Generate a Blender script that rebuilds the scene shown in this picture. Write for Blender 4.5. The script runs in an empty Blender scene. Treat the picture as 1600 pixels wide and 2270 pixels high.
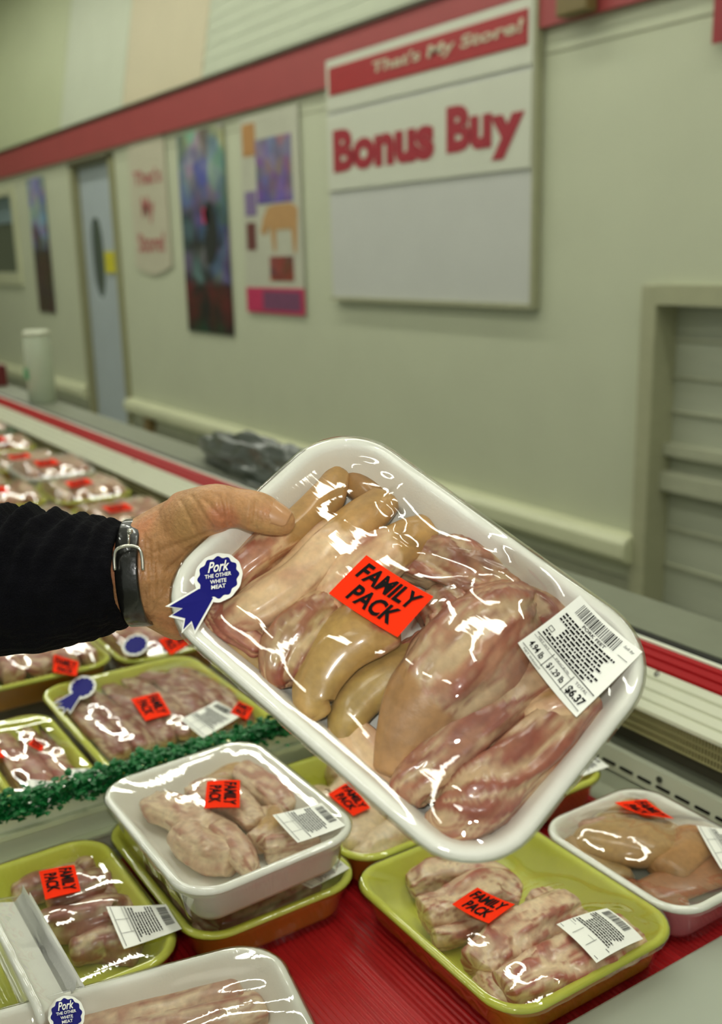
import bpy, bmesh, math, random
import numpy as np
from mathutils import Vector, Matrix, noise
from mathutils.geometry import tessellate_polygon
random.seed(7)
C = bpy.context.scene.collection
# ------------------------------------------------------------------ camera
v1 = np.array([-1537., 535., 0]); v2 = np.array([3600., 655., 0])
F = float(np.sqrt(-(v1 @ v2))); v1[2] = -F; v2[2] = -F
_X = -v1/np.linalg.norm(v1); _Y = v2/np.linalg.norm(v2)
R = np.array([_X, _Y, np.cross(_X, _Y)])          # world <- camera
cd = bpy.data.cameras.new('camera'); cam = bpy.data.objects.new('camera', cd); C.objects.link(cam)
M4 = Matrix([list(R[i])+[0] for i in range(3)]+[[0, 0, 0, 1]]); cam.matrix_world = M4
cd.sensor_fit = 'VERTICAL'; cd.sensor_height = 32; cd.sensor_width = 32; cd.lens = F/2270*32
cd.clip_start = .02; cd.clip_end = 100
cd.dof.use_dof = True; cd.dof.focus_distance = .80; cd.dof.aperture_fstop = 4.6
bpy.context.scene.camera = cam
vs = bpy.context.scene.view_settings
vs.view_transform = 'Standard'; vs.look = 'None'; vs.gamma = 1; vs.exposure = 0.0; vs.use_curve_mapping = False
w = bpy.data.worlds.new('world'); bpy.context.scene.world = w; w.use_nodes = True
w.node_tree.nodes['Background'].inputs[0].default_value = (.80, .86, .72, 1)
w.node_tree.nodes['Background'].inputs[1].default_value = .48
CEIL = 2.75; FLOOR = -1.36
LIGHTS = [(.12, .30, 1), (-1.6, .30, 1), (-3.4, .30, 1), (-5.4, .30, 1), (-7.6, .30, 1), (.5, 1.9, 1), (-1.2, 1.9, 1), (-3.4, 1.9, 1), (-5.0, 1.9, 1), (-6.6, 1.9, 1), (-8.2, 1.9, 1), (-9.8, 1.9, 1), (.3, -1.6, 1), (-2.6, -1.6, 1), (-6, -1.6, 1), (-9, -1.6, 1), (-4.4, -3.2, 1), (-7.6, -3.2, 1), (-11.5, 1.9, 1)]  # outermost row and extra back-wall lamps added to brighten wall and film glare
LIGHT_E = 20.0
# small fill lamp added above the lens to brighten the held tray
fl = bpy.data.lights.new('fill_light', 'AREA'); fl.shape = 'RECTANGLE'; fl.size = .05; fl.size_y = .03; fl.energy = 2.2; fl.color = (1, .98, .93)
flo = bpy.data.objects.new('fill_light', fl); C.objects.link(flo)
flo.matrix_world = M4 @ Matrix.Translation((-.015, .07, .01))

def ray(px, py): return R @ np.array([px-800., -(py-1135.), -F])
def atz(px, py, z): d = ray(px, py); return d*(z/d[2])
def aty(px, py, y): d = ray(px, py); return d*(y/d[1])
def atd(px, py, D): return ray(px, py)*(D/F)
def depth(p): return -float((R.T @ np.asarray(p, float))[2])
def s2l(c): return tuple((v/12.92 if v <= .04045 else ((v+.055)/1.055)**2.4) for v in [x/255 for x in c])

# ------------------------------------------------------------------ materials
MC = {}
def nt(name):
    m = bpy.data.materials.new(name); m.use_nodes = True; t = m.node_tree
    return m, t, t.nodes['Principled BSDF']
def mat(name, col, rough=.5, var=.06, scale=20, metal=0, bump=0, bscale=200, coat=0, stretch=None, emit=None, spec=.5):
    if name in MC: return MC[name]
    m, t, b = nt(name); c = s2l(col)
    b.inputs['Roughness'].default_value = rough; b.inputs['Metallic'].default_value = metal
    b.inputs['Coat Weight'].default_value = coat; b.inputs['Specular IOR Level'].default_value = spec
    tc = t.nodes.new('ShaderNodeTexCoord'); n = t.nodes.new('ShaderNodeTexNoise'); n.inputs['Scale'].default_value = scale
    n.inputs['Detail'].default_value = 4
    mp = t.nodes.new('ShaderNodeMapping'); mp.inputs['Scale'].default_value = stretch or (1, 1, 1)
    t.links.new(tc.outputs['Object'], mp.inputs[0]); t.links.new(mp.outputs[0], n.inputs['Vector'])
    r = t.nodes.new('ShaderNodeMix'); r.data_type = 'RGBA'
    r.inputs[6].default_value = tuple(v*(1-var*2) for v in c)+(1,); r.inputs[7].default_value = tuple(min(1, v*(1+var*2)) for v in c)+(1,)
    t.links.new(n.outputs[0], r.inputs[0]); t.links.new(r.outputs[2], b.inputs['Base Color'])
    if bump:
        n2 = t.nodes.new('ShaderNodeTexNoise'); n2.inputs['Scale'].default_value = bscale; t.links.new(mp.outputs[0], n2.inputs['Vector'])
        bp = t.nodes.new('ShaderNodeBump'); bp.inputs['Strength'].default_value = bump; bp.inputs['Distance'].default_value = .002
        t.links.new(n2.outputs[0], bp.inputs['Height']); t.links.new(bp.outputs[0], b.inputs['Normal'])
    if emit:
        b.inputs['Emission Color'].default_value = tuple(emit[:3])+(1,); b.inputs['Emission Strength'].default_value = emit[3]
    MC[name] = m; return m
def vcol_mat(name, rough=.4, coat=.5, bump=.25, bscale=220, sss=0, mott=.12, mscale=160):
    """colour from the mesh colour attribute 'tint' (the thing's own colour) with fine mottling"""
    if name in MC: return MC[name]
    m, t, b = nt(name)
    a = t.nodes.new('ShaderNodeAttribute'); a.attribute_name = 'tint'
    tc = t.nodes.new('ShaderNodeTexCoord')
    n = t.nodes.new('ShaderNodeTexNoise'); n.inputs['Scale'].default_value = mscale; n.inputs['Detail'].default_value = 5
    t.links.new(tc.outputs['Object'], n.inputs['Vector'])
    mr = t.nodes.new('ShaderNodeMapRange'); mr.inputs[1].default_value = .3; mr.inputs[2].default_value = .7
    mr.inputs[3].default_value = 1-mott; mr.inputs[4].default_value = 1+mott
    t.links.new(n.outputs[0], mr.inputs[0])
    vm = t.nodes.new('ShaderNodeVectorMath'); vm.operation = 'SCALE'
    t.links.new(a.outputs['Color'], vm.inputs[0]); t.links.new(mr.outputs[0], vm.inputs['Scale'])
    t.links.new(vm.outputs[0], b.inputs['Base Color'])
    b.inputs['Roughness'].default_value = rough; b.inputs['Coat Weight'].default_value = coat; b.inputs['Coat Roughness'].default_value = .15
    if sss:
        b.inputs['Subsurface Weight'].default_value = sss; b.inputs['Subsurface Radius'].default_value = (.6, .25, .12); b.inputs['Subsurface Scale'].default_value = .006
    n2 = t.nodes.new('ShaderNodeTexNoise'); n2.inputs['Scale'].default_value = bscale; n2.inputs['Detail'].default_value = 3
    t.links.new(tc.outputs['Object'], n2.inputs['Vector'])
    bp = t.nodes.new('ShaderNodeBump'); bp.inputs['Strength'].default_value = bump; bp.inputs['Distance'].default_value = .0015
    t.links.new(n2.outputs[0], bp.inputs['Height']); t.links.new(bp.outputs[0], b.inputs['Normal'])
    MC[name] = m; return m
def film_mat():
    if 'cling_film' in MC: return MC['cling_film']
    m = bpy.data.materials.new('cling_film'); m.use_nodes = True; t = m.node_tree
    for n in list(t.nodes):
        if n.type == 'BSDF_PRINCIPLED': t.nodes.remove(n)
    out = t.nodes['Material Output']
    tr = t.nodes.new('ShaderNodeBsdfTransparent'); tr.inputs[0].default_value = (.985, .985, .985, 1)
    gl = t.nodes.new('ShaderNodeBsdfGlossy'); gl.inputs['Roughness'].default_value = .04; gl.inputs[0].default_value = (1, 1, 1, 1)
    fr = t.nodes.new('ShaderNodeFresnel'); fr.inputs['IOR'].default_value = 1.5
    mr = t.nodes.new('ShaderNodeMath'); mr.operation = 'MULTIPLY'; mr.inputs[1].default_value = 1.35
    ad = t.nodes.new('ShaderNodeMath'); ad.operation = 'MINIMUM'; ad.inputs[1].default_value = .6
    mx = t.nodes.new('ShaderNodeMixShader')
    tc = t.nodes.new('ShaderNodeTexCoord')
    n = t.nodes.new('ShaderNodeTexNoise'); n.inputs['Scale'].default_value = 14; n.inputs['Detail'].default_value = 2; n.inputs['Distortion'].default_value = 1.2
    mp = t.nodes.new('ShaderNodeMapping'); mp.inputs['Scale'].default_value = (30, 260, 30); mp.inputs['Rotation'].default_value = (0, 0, .5)
    n2 = t.nodes.new('ShaderNodeTexNoise'); n2.inputs['Scale'].default_value = 1; n2.inputs['Detail'].default_value = 1
    t.links.new(tc.outputs['Object'], n.inputs['Vector']); t.links.new(tc.outputs['Object'], mp.inputs[0]); t.links.new(mp.outputs[0], n2.inputs['Vector'])
    b1 = t.nodes.new('ShaderNodeBump'); b1.inputs['Strength'].default_value = .07; b1.inputs['Distance'].default_value = .004
    b2 = t.nodes.new('ShaderNodeBump'); b2.inputs['Strength'].default_value = .05; b2.inputs['Distance'].default_value = .001
    t.links.new(n.outputs[0], b1.inputs['Height']); t.links.new(n2.outputs[0], b2.inputs['Height']); t.links.new(b1.outputs[0], b2.inputs['Normal'])
    t.links.new(b2.outputs[0], gl.inputs['Normal']); t.links.new(b2.outputs[0], fr.inputs['Normal'])
    t.links.new(fr.outputs[0], mr.inputs[0]); t.links.new(mr.outputs[0], ad.inputs[0]); t.links.new(ad.outputs[0], mx.inputs[0])
    t.links.new(tr.outputs[0], mx.inputs[1]); t.links.new(gl.outputs[0], mx.inputs[2]); t.links.new(mx.outputs[0], out.inputs['Surface'])
    MC['cling_film'] = m; return m

FOAM = lambda: mat('white_foam', (243, 243, 232), .45, .02, 60, bump=.08, bscale=500, coat=.15)
YEL_IN = lambda: mat('yellow_foam', (206, 210, 78), .45, .03, 60, bump=.08, bscale=500, coat=.15)
YEL_OUT = lambda: mat('orange_cast_foam', (216, 150, 34), .45, .05, 30, coat=.3)  # outside of the yellow foam, orange cast of reflected light painted in
PINK_OUT = lambda: mat('pink_foam', (226, 150, 158), .45, .05, 30, coat=.3)
ORANGE = lambda: mat('orange_red_paper', (255, 50, 10), .8, .01, spec=.1)
BLACK = lambda: mat('black_ink', (14, 12, 12), .7, .0, spec=.1)
PAPER = lambda: mat('white_paper', (246, 246, 238), .5, .01)
BLUE = lambda: mat('blue_ink', (14, 14, 112), .6, .02, spec=.15)

# ------------------------------------------------------------------ mesh helpers
def link(name, me, parent=None, mw=None):
    o = bpy.data.objects.new(name, me); C.objects.link(o)
    if parent is not None: o.parent = parent
    if mw is not None: o.matrix_basis = mw
    return o
def mesh(name, V, Fc, mats, smooth=True, mi=None, tint=None):
    me = bpy.data.meshes.new(name); me.from_pydata([tuple(map(float, v)) for v in V], [], Fc)
    for m in (mats if isinstance(mats, (list, tuple)) else [mats]): me.materials.append(m)
    if mi is not None: me.polygons.foreach_set('material_index', mi)
    me.polygons.foreach_set('use_smooth', [smooth]*len(me.polygons))
    if tint is not None:
        a = me.color_attributes.new('tint', 'FLOAT_COLOR', 'POINT')
        cc = np.ones((len(V), 4), 'f'); cc[:, :3] = tint; a.data.foreach_set('color', cc.ravel())
    me.update(); return me
def tag(o, label=None, cat=None, group=None, kind=None):
    if label: o['label'] = label
    if cat: o['category'] = cat
    if group: o['group'] = group
    if kind: o['kind'] = kind
    return o
class MB:
    def __init__(s): s.V = []; s.F = []
    def add(s, V, Fc):
        n = len(s.V); s.V += [tuple(v) for v in V]; s.F += [tuple(i+n for i in f) for f in Fc]; return s
    def box(s, x0, x1, y0, y1, z0, z1):
        return s.add([(x, y, z) for x in (x0, x1) for y in (y0, y1) for z in (z0, z1)],
            [(0, 1, 3, 2), (4, 6, 7, 5), (0, 4, 5, 1), (2, 3, 7, 6), (0, 2, 6, 4), (1, 5, 7, 3)])
    def prism(s, prof, a0, a1, axis='x'):
        """closed profile of (p,q) swept along an axis"""
        n = len(prof); V = []
        for a in (a0, a1):
            for p, q in prof: V.append((a, p, q) if axis == 'x' else ((p, a, q) if axis == 'y' else (p, q, a)))
        Fc = [(i, (i+1) % n, n+(i+1) % n, n+i) for i in range(n)]+[tuple(range(n))[::-1], tuple(range(n, 2*n))]
        return s.add(V, Fc)
    def tube(s, pts, r, n=10, cap=True):
        V, Fc = tube_vf(pts, r, n); return s.add(V, Fc)
    def make(s, name, m, parent=None, bevel=0, smooth=False, seg=2):
        me = mesh(name, s.V, s.F, m, smooth)
        bm = bmesh.new(); bm.from_mesh(me); bmesh.ops.recalc_face_normals(bm, faces=bm.faces)
        if bevel: bmesh.ops.bevel(bm, geom=list(bm.edges), offset=bevel, segments=seg, affect='EDGES', profile=.5)
        bm.to_mesh(me); bm.free(); me.update()
        return link(name, me, parent)
def frame(T, up=(0, 0, 1)):
    T = np.asarray(T, float); T = T/np.linalg.norm(T); up = np.asarray(up, float)
    S = np.cross(T, up)
    if np.linalg.norm(S) < 1e-4: S = np.cross(T, (0, 1, .1))
    S /= np.linalg.norm(S); return S, np.cross(S, T)
def tube_vf(pts, r, n=10):
    P = np.asarray(pts, float); k = len(P); rr = r if hasattr(r, '__len__') else [r]*k; V = []
    for i in range(k):
        T = P[min(i+1, k-1)]-P[max(i-1, 0)]; S, U = frame(T)
        for j in range(n):
            a = 2*math.pi*j/n; V.append(P[i]+rr[i]*(math.cos(a)*S+math.sin(a)*U))
    Fc = [(i*n+j, i*n+(j+1) % n, (i+1)*n+(j+1) % n, (i+1)*n+j) for i in range(k-1) for j in range(n)]
    Fc += [tuple(range(n))[::-1], tuple(range((k-1)*n, k*n))]
    return V, Fc
def catmull(P, n):
    P = np.asarray(P, float); Q = np.vstack([2*P[0]-P[1], P, 2*P[-1]-P[-2]]); k = len(P)-1; out = []
    for i in range(n):
        u = i/(n-1)*k; j = min(int(u), k-1); t = u-j; a, b, c, d = Q[j:j+4]
        out.append(.5*((2*b)+(-a+c)*t+(2*a-5*b+4*c-d)*t*t+(-a+3*b-3*c+d)*t**3))
    return np.array(out)
_txt = {}
def text_vf(s, bold=0, shear=0):
    k = (s, bold, shear)
    if k in _txt: return _txt[k]
    cu = bpy.data.curves.new('txt', 'FONT'); cu.body = s; cu.offset = bold; cu.shear = shear; cu.resolution_u = 3
    o = bpy.data.objects.new('txt', cu); C.objects.link(o)
    dg = bpy.context.evaluated_depsgraph_get(); me = bpy.data.meshes.new_from_object(o.evaluated_get(dg))
    V = np.array([v.co[:2] for v in me.vertices]); Fc = [tuple(p.vertices) for p in me.polygons]
    mn = V.min(0); mx = V.max(0); V = (V-mn)/(mx-mn)
    bpy.data.objects.remove(o); bpy.data.curves.remove(cu); bpy.data.meshes.remove(me)
    _txt[k] = (V, Fc); return _txt[k]

# ------------------------------------------------------------------ meat
TAN = np.array(s2l((196, 158, 98))); FAT = np.array(s2l((238, 214, 178))); PINK = np.array(s2l((214, 162, 132)))
RED = np.array(s2l((158, 54, 44))); PURP = np.array(s2l((182, 124, 108))); OLIVE = np.array(s2l((172, 158, 92))); BROWN = np.array(s2l((150, 96, 56)))
def sm(a, b, x): t = min(1, max(0, (x-a)/(b-a))); return t*t*(3-2*t)
def cut(path, seed, flat=.8, nl=56, na=30, lump=.10, streak=.5, red=.4, pal=(FAT, PINK, RED), skin_col=TAN, blunt=.45, redend=0, groove=.05, fasc=1., box=1., mott=1., fib=1., gain=1., tone=1.):
    """path: rows x,y,z,r,skin. returns verts, faces, tint"""
    P = catmull(path, nl); V = []; T_ = []; rnd = seed*7.31; R_ = random.Random(int(seed*1000))
    p1, p2, p3 = (R_.uniform(0, 6.28) for _ in range(3))
    rings = []
    e = 6
    def T(i): return P[min(i+1, nl-1), :3]-P[max(i-1, 0), :3]
    def endr(i, s_, sg):
        out = []
        for k in range(e):
            u = (k+.25)/e; f = u**.35 if blunt < .3 else math.sin(u*math.pi/2)**.7
            c = P[i, :3]+sg*T(i)/np.linalg.norm(T(i))*P[i, 3]*blunt*math.cos(u*math.pi/2); out.append((c, T(i), P[i, 3]*f, P[i, 4], s_, 1-u))
        return out
    rings += endr(0, 0, -1)
    for i in range(nl): rings.append((P[i, :3], T(i), P[i, 3], P[i, 4], i/(nl-1), 0))
    rings += endr(nl-1, 1, 1)[::-1]
    length = np.sum(np.linalg.norm(np.diff(P[:, :3], axis=0), axis=1))
    for (c, t, r, sk, s, en) in rings:
        S, U = frame(t); sk = min(1, max(0, sk)); muscle = 1-sm(.2, .8, sk)
        for j in range(na):
            a = 2*math.pi*j/na; ca, sa = math.cos(a), math.sin(a); L_ = s*length
            q = Vector((ca*1.3+rnd, sa*1.3-rnd, L_*22)); lo = noise.noise(q)
            mi_ = noise.noise(Vector((ca*2.8+rnd, sa*2.8, L_*40+rnd)))
            tw = a+L_*9+.8*noise.noise(Vector((rnd, L_*20, .5)))
            st = .6*noise.fractal(Vector((math.cos(tw)*2.4+rnd, math.sin(tw)*2.4, L_*34*fib-rnd)), .8, 2.1, 4)+.5*noise.noise(Vector((math.cos(tw)*5+rnd, math.sin(tw)*5, L_*60*fib)))
            rg = 1-abs(noise.noise(Vector((math.cos(tw)*1.7+rnd, math.sin(tw)*1.7+9, L_*20*fib+rnd))))*2.6
            shape = .07*math.cos(2*a+p1)+(.02+.06*muscle)*math.cos(3*a+p2+L_*12)+.035*muscle*math.cos(5*a+p3-L_*20)
            rr = r*(1+shape+lump*lo*1.3+muscle*lump*.8*mi_+groove*muscle*(st*1.1-.5*max(0, rg-.55)))
            en_ = en*(.5+.5*mi_)
            pw = 1-.22*muscle*box; V.append(c+S*math.copysign(abs(ca)**pw, ca)*rr+U*math.copysign(abs(sa)**pw, sa)*rr*flat+np.asarray(t)/np.linalg.norm(t)*en*r*.16*st*(1 if s > .5 else -1))
            x = .5+st*.95
            col = pal[0]*(1-sm(.34, .60, x))+pal[1]*sm(.34, .60, x)
            pk = sm(.40, .75, .5+.9*lo+.3*mi_); col = col*(1-.42*pk*mott)+PURP*.42*pk*mott
            rd = sm(.60, .80, .5+.75*mi_+.45*st+(red-.5)*.55)
            col = col*(1-rd*streak)+pal[2]*rd*streak
            dk = sm(.72, .95, rg)*muscle*.6*fasc; col = col*(1-dk)+(pal[2]*.5+PURP*.35)*dk          # dark seams between muscles
            wf = sm(.58, .85, .5-st*.9+.35*mi_)*.7*muscle*fasc; col = col*(1-wf)+FAT*wf               # white fascia
            if en > .15 and sk < .5: k2 = sm(.1, .5, en); cc_ = RED if mi_ > -.05 else FAT*.95; col = col*(1-.55*k2*streak)+cc_*.55*k2*streak
            edge = sk+.30*noise.noise(Vector((ca*2, sa*2, L_*30+rnd))); w_ = sm(.42, .56, edge)
            sc = skin_col*(1+.22*noise.noise(Vector((ca+rnd, sa, L_*40))))
            sc = sc*(1-.3*pk)+(skin_col*.6+PINK*.4)*.3*pk
            col = col*(1-w_)+sc*w_
            if redend: k_ = sm(1-redend, 1, s+.15*mi_+.1*st); col = col*(1-.65*k_)+(RED if st > -.1 else PINK)*.65*k_
            T_.append(np.clip(col*gain*tone, 0, 1))
    n = len(rings)
    Fc = [(i*na+j, i*na+(j+1) % na, (i+1)*na+(j+1) % na, (i+1)*na+j) for i in range(n-1) for j in range(na)]
    Fc += [tuple(range(na))[::-1], tuple(range((n-1)*na, n*na))]
    return np.array(V), Fc, np.array(T_)

# ------------------------------------------------------------------ packages
def rrect(a, b, r, n=8):
    r = min(r, a*.98, b*.98); out = []
    for cx, cy, a0 in ((a-r, b-r, 0), (-a+r, b-r, 90), (-a+r, -b+r, 180), (a-r, -b+r, 270)):
        for k in range(n+1):
            t = math.radians(a0+90*k/n); out.append((cx+r*math.cos(t), cy+r*math.sin(t)))
    return out
def loft(L, W, r, prof, n=8, cap0=True, cap1=True, wob=0):
    V = []; Fc = []; m = 4*(n+1)
    for inset, z in prof:
        for x, y in rrect(L/2-inset, W/2-inset, max(r-inset, .012), n):
            z_ = z+(wob*noise.noise(Vector((x*30, y*30, z*9))) if wob else 0); V.append((x, y, z_))
    for i in range(len(prof)-1):
        for j in range(m): Fc.append((i*m+j, i*m+(j+1) % m, (i+1)*m+(j+1) % m, (i+1)*m+j))
    if cap0: Fc.append(tuple(range(m))[::-1])
    if cap1: Fc.append(tuple(range((len(prof)-1)*m, len(prof)*m)))
    return V, Fc, m
class Pack:
    def __init__(s, label, M, t, L, W, D=.042, r=.042, inner=None, outer=None, cat='meat package', name='meat_package', group=None, rim=.010):
        s.M = np.asarray(M, float); s.t = np.asarray(t, float); s.L = L; s.W = W; s.D = D; s.r = r; s.H = []; s.film = None
        s.o = bpy.data.objects.new(name, None); C.objects.link(s.o); s.o.empty_display_size = .05
        s.o.matrix_world = Matrix([list(s.M[i])+[s.t[i]] for i in range(3)]+[[0, 0, 0, 1]])
        tag(s.o, label, cat, group)
        pr = [(rim+.028, -D+.004), (rim+.020, -D+.006), (rim+.013, -D+.013), (rim+.004, -.008), (rim, -.001), (rim*.75, .0022), (rim*.4, .0030), (rim*.1, .0012), (0, -.0015),
              (.002, -.004), (rim*.6, -.0045), (rim*.8, -.008), (rim+.006, -D+.006), (rim+.010, -D), (rim+.018, -D-.0015)]
        V, Fc, m = loft(L, W, r, pr)
        mi = [0 if i < 9 else 1 for i in range(len(pr)-1) for _ in range(m)]+[0, 1]
        me = mesh('foam_tray', V, Fc, [inner, outer or inner], True, mi); s.tray = link('foam_tray', me, s.o)
    def loc(s, px, py, z=0.):
        """local x,y of the point seen at px,py lying at local height z"""
        n = s.M[:, 2]; d = ray(px, py); k = ((s.t+n*z) @ n)/(d @ n); return s.M.T @ (d*k-s.t)
    def world(s, p): return s.M @ np.asarray(p, float)+s.t
    def cuts(s, lst, name='meat_cut', m=None, **kw):
        for i, c in enumerate(lst):
            c = dict(c); pts = c.pop('p'); lab = c.pop('label', None); zc = c.pop('z', 0); nm = c.pop('name', name); path = []
            for q in pts:
                px, py, rp = q[:3]; sk = q[3] if len(q) > 3 else 0; dz = q[4] if len(q) > 4 else 0
                k = depth(s.world(s.loc(px, py, 0)))/F; rr = rp*k
                z = -s.D+.006+rr*c.get('flat', .8)+zc+dz; l = s.loc(px, py, z)
                l[0] = min(max(l[0], -s.L/2+.020+rr*.55), s.L/2-.020-rr*.55); l[1] = min(max(l[1], -s.W/2+.020+rr*.55), s.W/2-.020-rr*.55)
                path.append((l[0], l[1], z, rr, sk))
            a = dict(kw); a.update(c); V, Fc, T_ = cut(path, hash((len(s.H)+1)*31+i) % 97+s.L*100+len(s.H), **a)
            # keep inside the tray
            V[:, 2] = np.maximum(V[:, 2], -s.D+.0045)
            s.H.append(V); o = link(nm, mesh(nm, V, Fc, m or vcol_mat('raw_meat'), True, None, T_), s.o)
            if lab: o['label'] = lab
    def wrap(s, nx=84, ny=60, lift=.0016, wrinkle=0, relax=260, cover=True, wr=None):
        L, W = s.L, s.W; g = .0028; gx = int(L/g)+3; gy = int(W/g)+3
        H = np.full((gx, gy), -1.)
        for V in s.H:
            ix = np.clip(((V[:, 0]+L/2)/g+1).round().astype(int), 0, gx-1); iy = np.clip(((V[:, 1]+W/2)/g+1).round().astype(int), 0, gy-1)
            np.maximum.at(H, (ix, iy), V[:, 2])
        for _ in range(2):
            K = H.copy()
            for dx in (-1, 0, 1):
                for dy in (-1, 0, 1): K = np.maximum(K, np.roll(np.roll(H, dx, 0), dy, 1))
            H = K
        lo_ = np.where(H < -.5, np.nan, H)
        for _ in range(3):     # film bridges the small bumps
            st_ = np.stack([np.roll(np.roll(lo_, dx, 0), dy, 1) for dx in (-1, 0, 1) for dy in (-1, 0, 1)]); m_ = np.nanmean(np.where(np.isnan(st_), -.02, st_), 0); lo_ = np.where(np.isnan(lo_), np.nan, np.maximum(lo_-.0006, .3*lo_+.7*m_))
        H = np.where(np.isnan(lo_), -1, np.maximum(lo_, H-.0012))
        S_, T_ = np.meshgrid(np.linspace(-1, 1, nx), np.linspace(-1, 1, ny), indexing='ij')
        a, b, r = L/2-.002, W/2-.002, s.r
        X = S_*a; Y = T_*b
        # pull the corners in to the rounded outline
        ux = np.maximum(np.abs(X)-(a-r), 0); uy = np.maximum(np.abs(Y)-(b-r), 0); m = np.maximum(ux, uy); d = np.hypot(ux, uy)+1e-9
        k = np.where(d > 0, m/d, 1); k = np.where((ux > 0) & (uy > 0), k, 1)
        X = np.where(ux*uy > 0, np.sign(X)*((a-r)+ux*k), X); Y = np.where(ux*uy > 0, np.sign(Y)*((b-r)+uy*k), Y)
        fx = np.clip((X+L/2)/g+1, 0, gx-2); fy = np.clip((Y+W/2)/g+1, 0, gy-2); i0 = fx.astype(int); j0 = fy.astype(int)
        hh = np.maximum.reduce([H[i0, j0], H[i0+1, j0], H[i0, j0+1], H[i0+1, j0+1]])+lift
        edge = np.maximum(np.abs(S_), np.abs(T_)); base = .0036
        Z = np.full_like(X, base); hh = np.where(edge > .995, -1, hh)
        inner_ = (edge < .985)
        sag = -.000018
        for _ in range(relax):
            Av = .25*(np.roll(Z, 1, 0)+np.roll(Z, -1, 0)+np.roll(Z, 1, 1)+np.roll(Z, -1, 1))+sag
            Z = np.where(inner_, np.maximum(Av, hh), base)
        for _ in range(3):
            Av = .25*(np.roll(Z, 1, 0)+np.roll(Z, -1, 0)+np.roll(Z, 1, 1)+np.roll(Z, -1, 1)); Z = np.where(inner_, .4*Z+.6*Av+.00012, base)
        if wrinkle or wr:
            for i in range(nx):
                for j in range(ny):
                    x, y = X[i, j], Y[i, j]; f = min(1, (1-edge[i, j])*5)
                    dz = wrinkle*max(0, noise.noise(Vector((x*40, y*16, s.L*50))))
                    for (x0, y0, x1, y1, h, w_) in (wr or []):
                        vx, vy = x1-x0, y1-y0; q = ((x-x0)*vx+(y-y0)*vy)/(vx*vx+vy*vy); qq = min(1, max(0, q))
                        dd = math.hypot(x-x0-qq*vx, y-y0-qq*vy); dz += h*math.exp(-(dd/w_)**2)*math.sin(math.pi*(.08+.84*qq))
                    Z[i, j] += f*dz
        s.FX, s.FY, s.FZ = X, Y, Z; s.fgrid = np.stack([X.ravel(), Y.ravel(), Z.ravel()], 1)
        V = list(s.fgrid); idx = lambda i, j: i*ny+j
        Fc = [(idx(i, j), idx(i+1, j), idx(i+1, j+1), idx(i, j+1)) for i in range(nx-1) for j in range(ny-1)]
        # skirt round the outside of the tray
        B = [(i, 0) for i in range(nx-1)]+[(nx-1, j) for j in range(ny-1)]+[(i, ny-1) for i in range(nx-1, 0, -1)]+[(0, j) for j in range(ny-1, 0, -1)]
        prev = [idx(i, j) for i, j in B]; nb = len(B)
        for out_, z in ((.0035, .0012), (.0032, -.004), (-.0045, -.012), (-.009, -s.D*.75), (-.012, -s.D-.002)):
            cur = []
            for q, (i, j) in enumerate(B):
                x, y = X[i, j], Y[i, j]; n_ = np.array([x-np.sign(x)*min(abs(x), a-r), y-np.sign(y)*min(abs(y), b-r)]); l = np.linalg.norm(n_)
                n_ = n_/l if l > 1e-6 else np.zeros(2); wv = .0016*noise.noise(Vector((x*60, y*60, z*40))) if z < -.003 else 0
                cur.append(len(V)); V.append((x+n_[0]*(out_+wv), y+n_[1]*(out_+wv), z))
            Fc += [(prev[q], cur[q], cur[(q+1) % nb], prev[(q+1) % nb]) for q in range(nb)]; prev = cur
        s.film = link('film', mesh('film', V, Fc, film_mat()), s.o)
        return s
    # ---- stickers: a quad of four photo points (TL,TR,BR,BL) laid on the film
    def quad(s, q, zc=.006):
        for _ in range(2):
            P = np.array([s.loc(px, py, zc) for px, py in q]); c = P[:, :2].mean(0)
            zc = float(s.fgrid[np.argmin(np.sum((s.fgrid[:, :2]-c)**2, 1)), 2])
        P = P[:, :2]; TL, TR, BR, BL = P
        if np.abs(P[:, 0]).max() > s.L/2+.003 or np.abs(P[:, 1]).max() > s.W/2+.003: print('STICKER OUT', s.o['label'], P.round(3).tolist(), s.L, s.W)
        uu = np.linspace(0, 1, 9); S = []; Z = []
        for u in uu:
            for v in uu:
                p = (1-u)*(1-v)*BL+u*(1-v)*BR+(1-u)*v*TL+u*v*TR
                d = np.sum((s.fgrid[:, :2]-p)**2, 1); i = np.argpartition(d, 4)[:4]; wgt = 1/(d[i]+1e-7)
                S.append((u, v)); Z.append(float((s.fgrid[i, 2]*wgt).sum()/wgt.sum()))
        S = np.array(S); Z = np.array(Z)
        A = lambda S: np.stack([np.ones(len(S)), S[:, 0], S[:, 1], S[:, 0]**2, S[:, 0]*S[:, 1], S[:, 1]**2], 1)
        co = np.linalg.lstsq(A(S), Z, rcond=None)[0]; up = min(.0035, max(0, float((Z-A(S) @ co).max())))
        def f(UV, off):
            UV = np.asarray(UV, float); u = UV[:, :1]; v = UV[:, 1:2]
            p = (1-u)*(1-v)*BL+u*(1-v)*BR+(1-u)*v*TL+u*v*TR
            return np.hstack([p, (A(UV) @ co+up+off)[:, None]])
        return f
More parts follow.
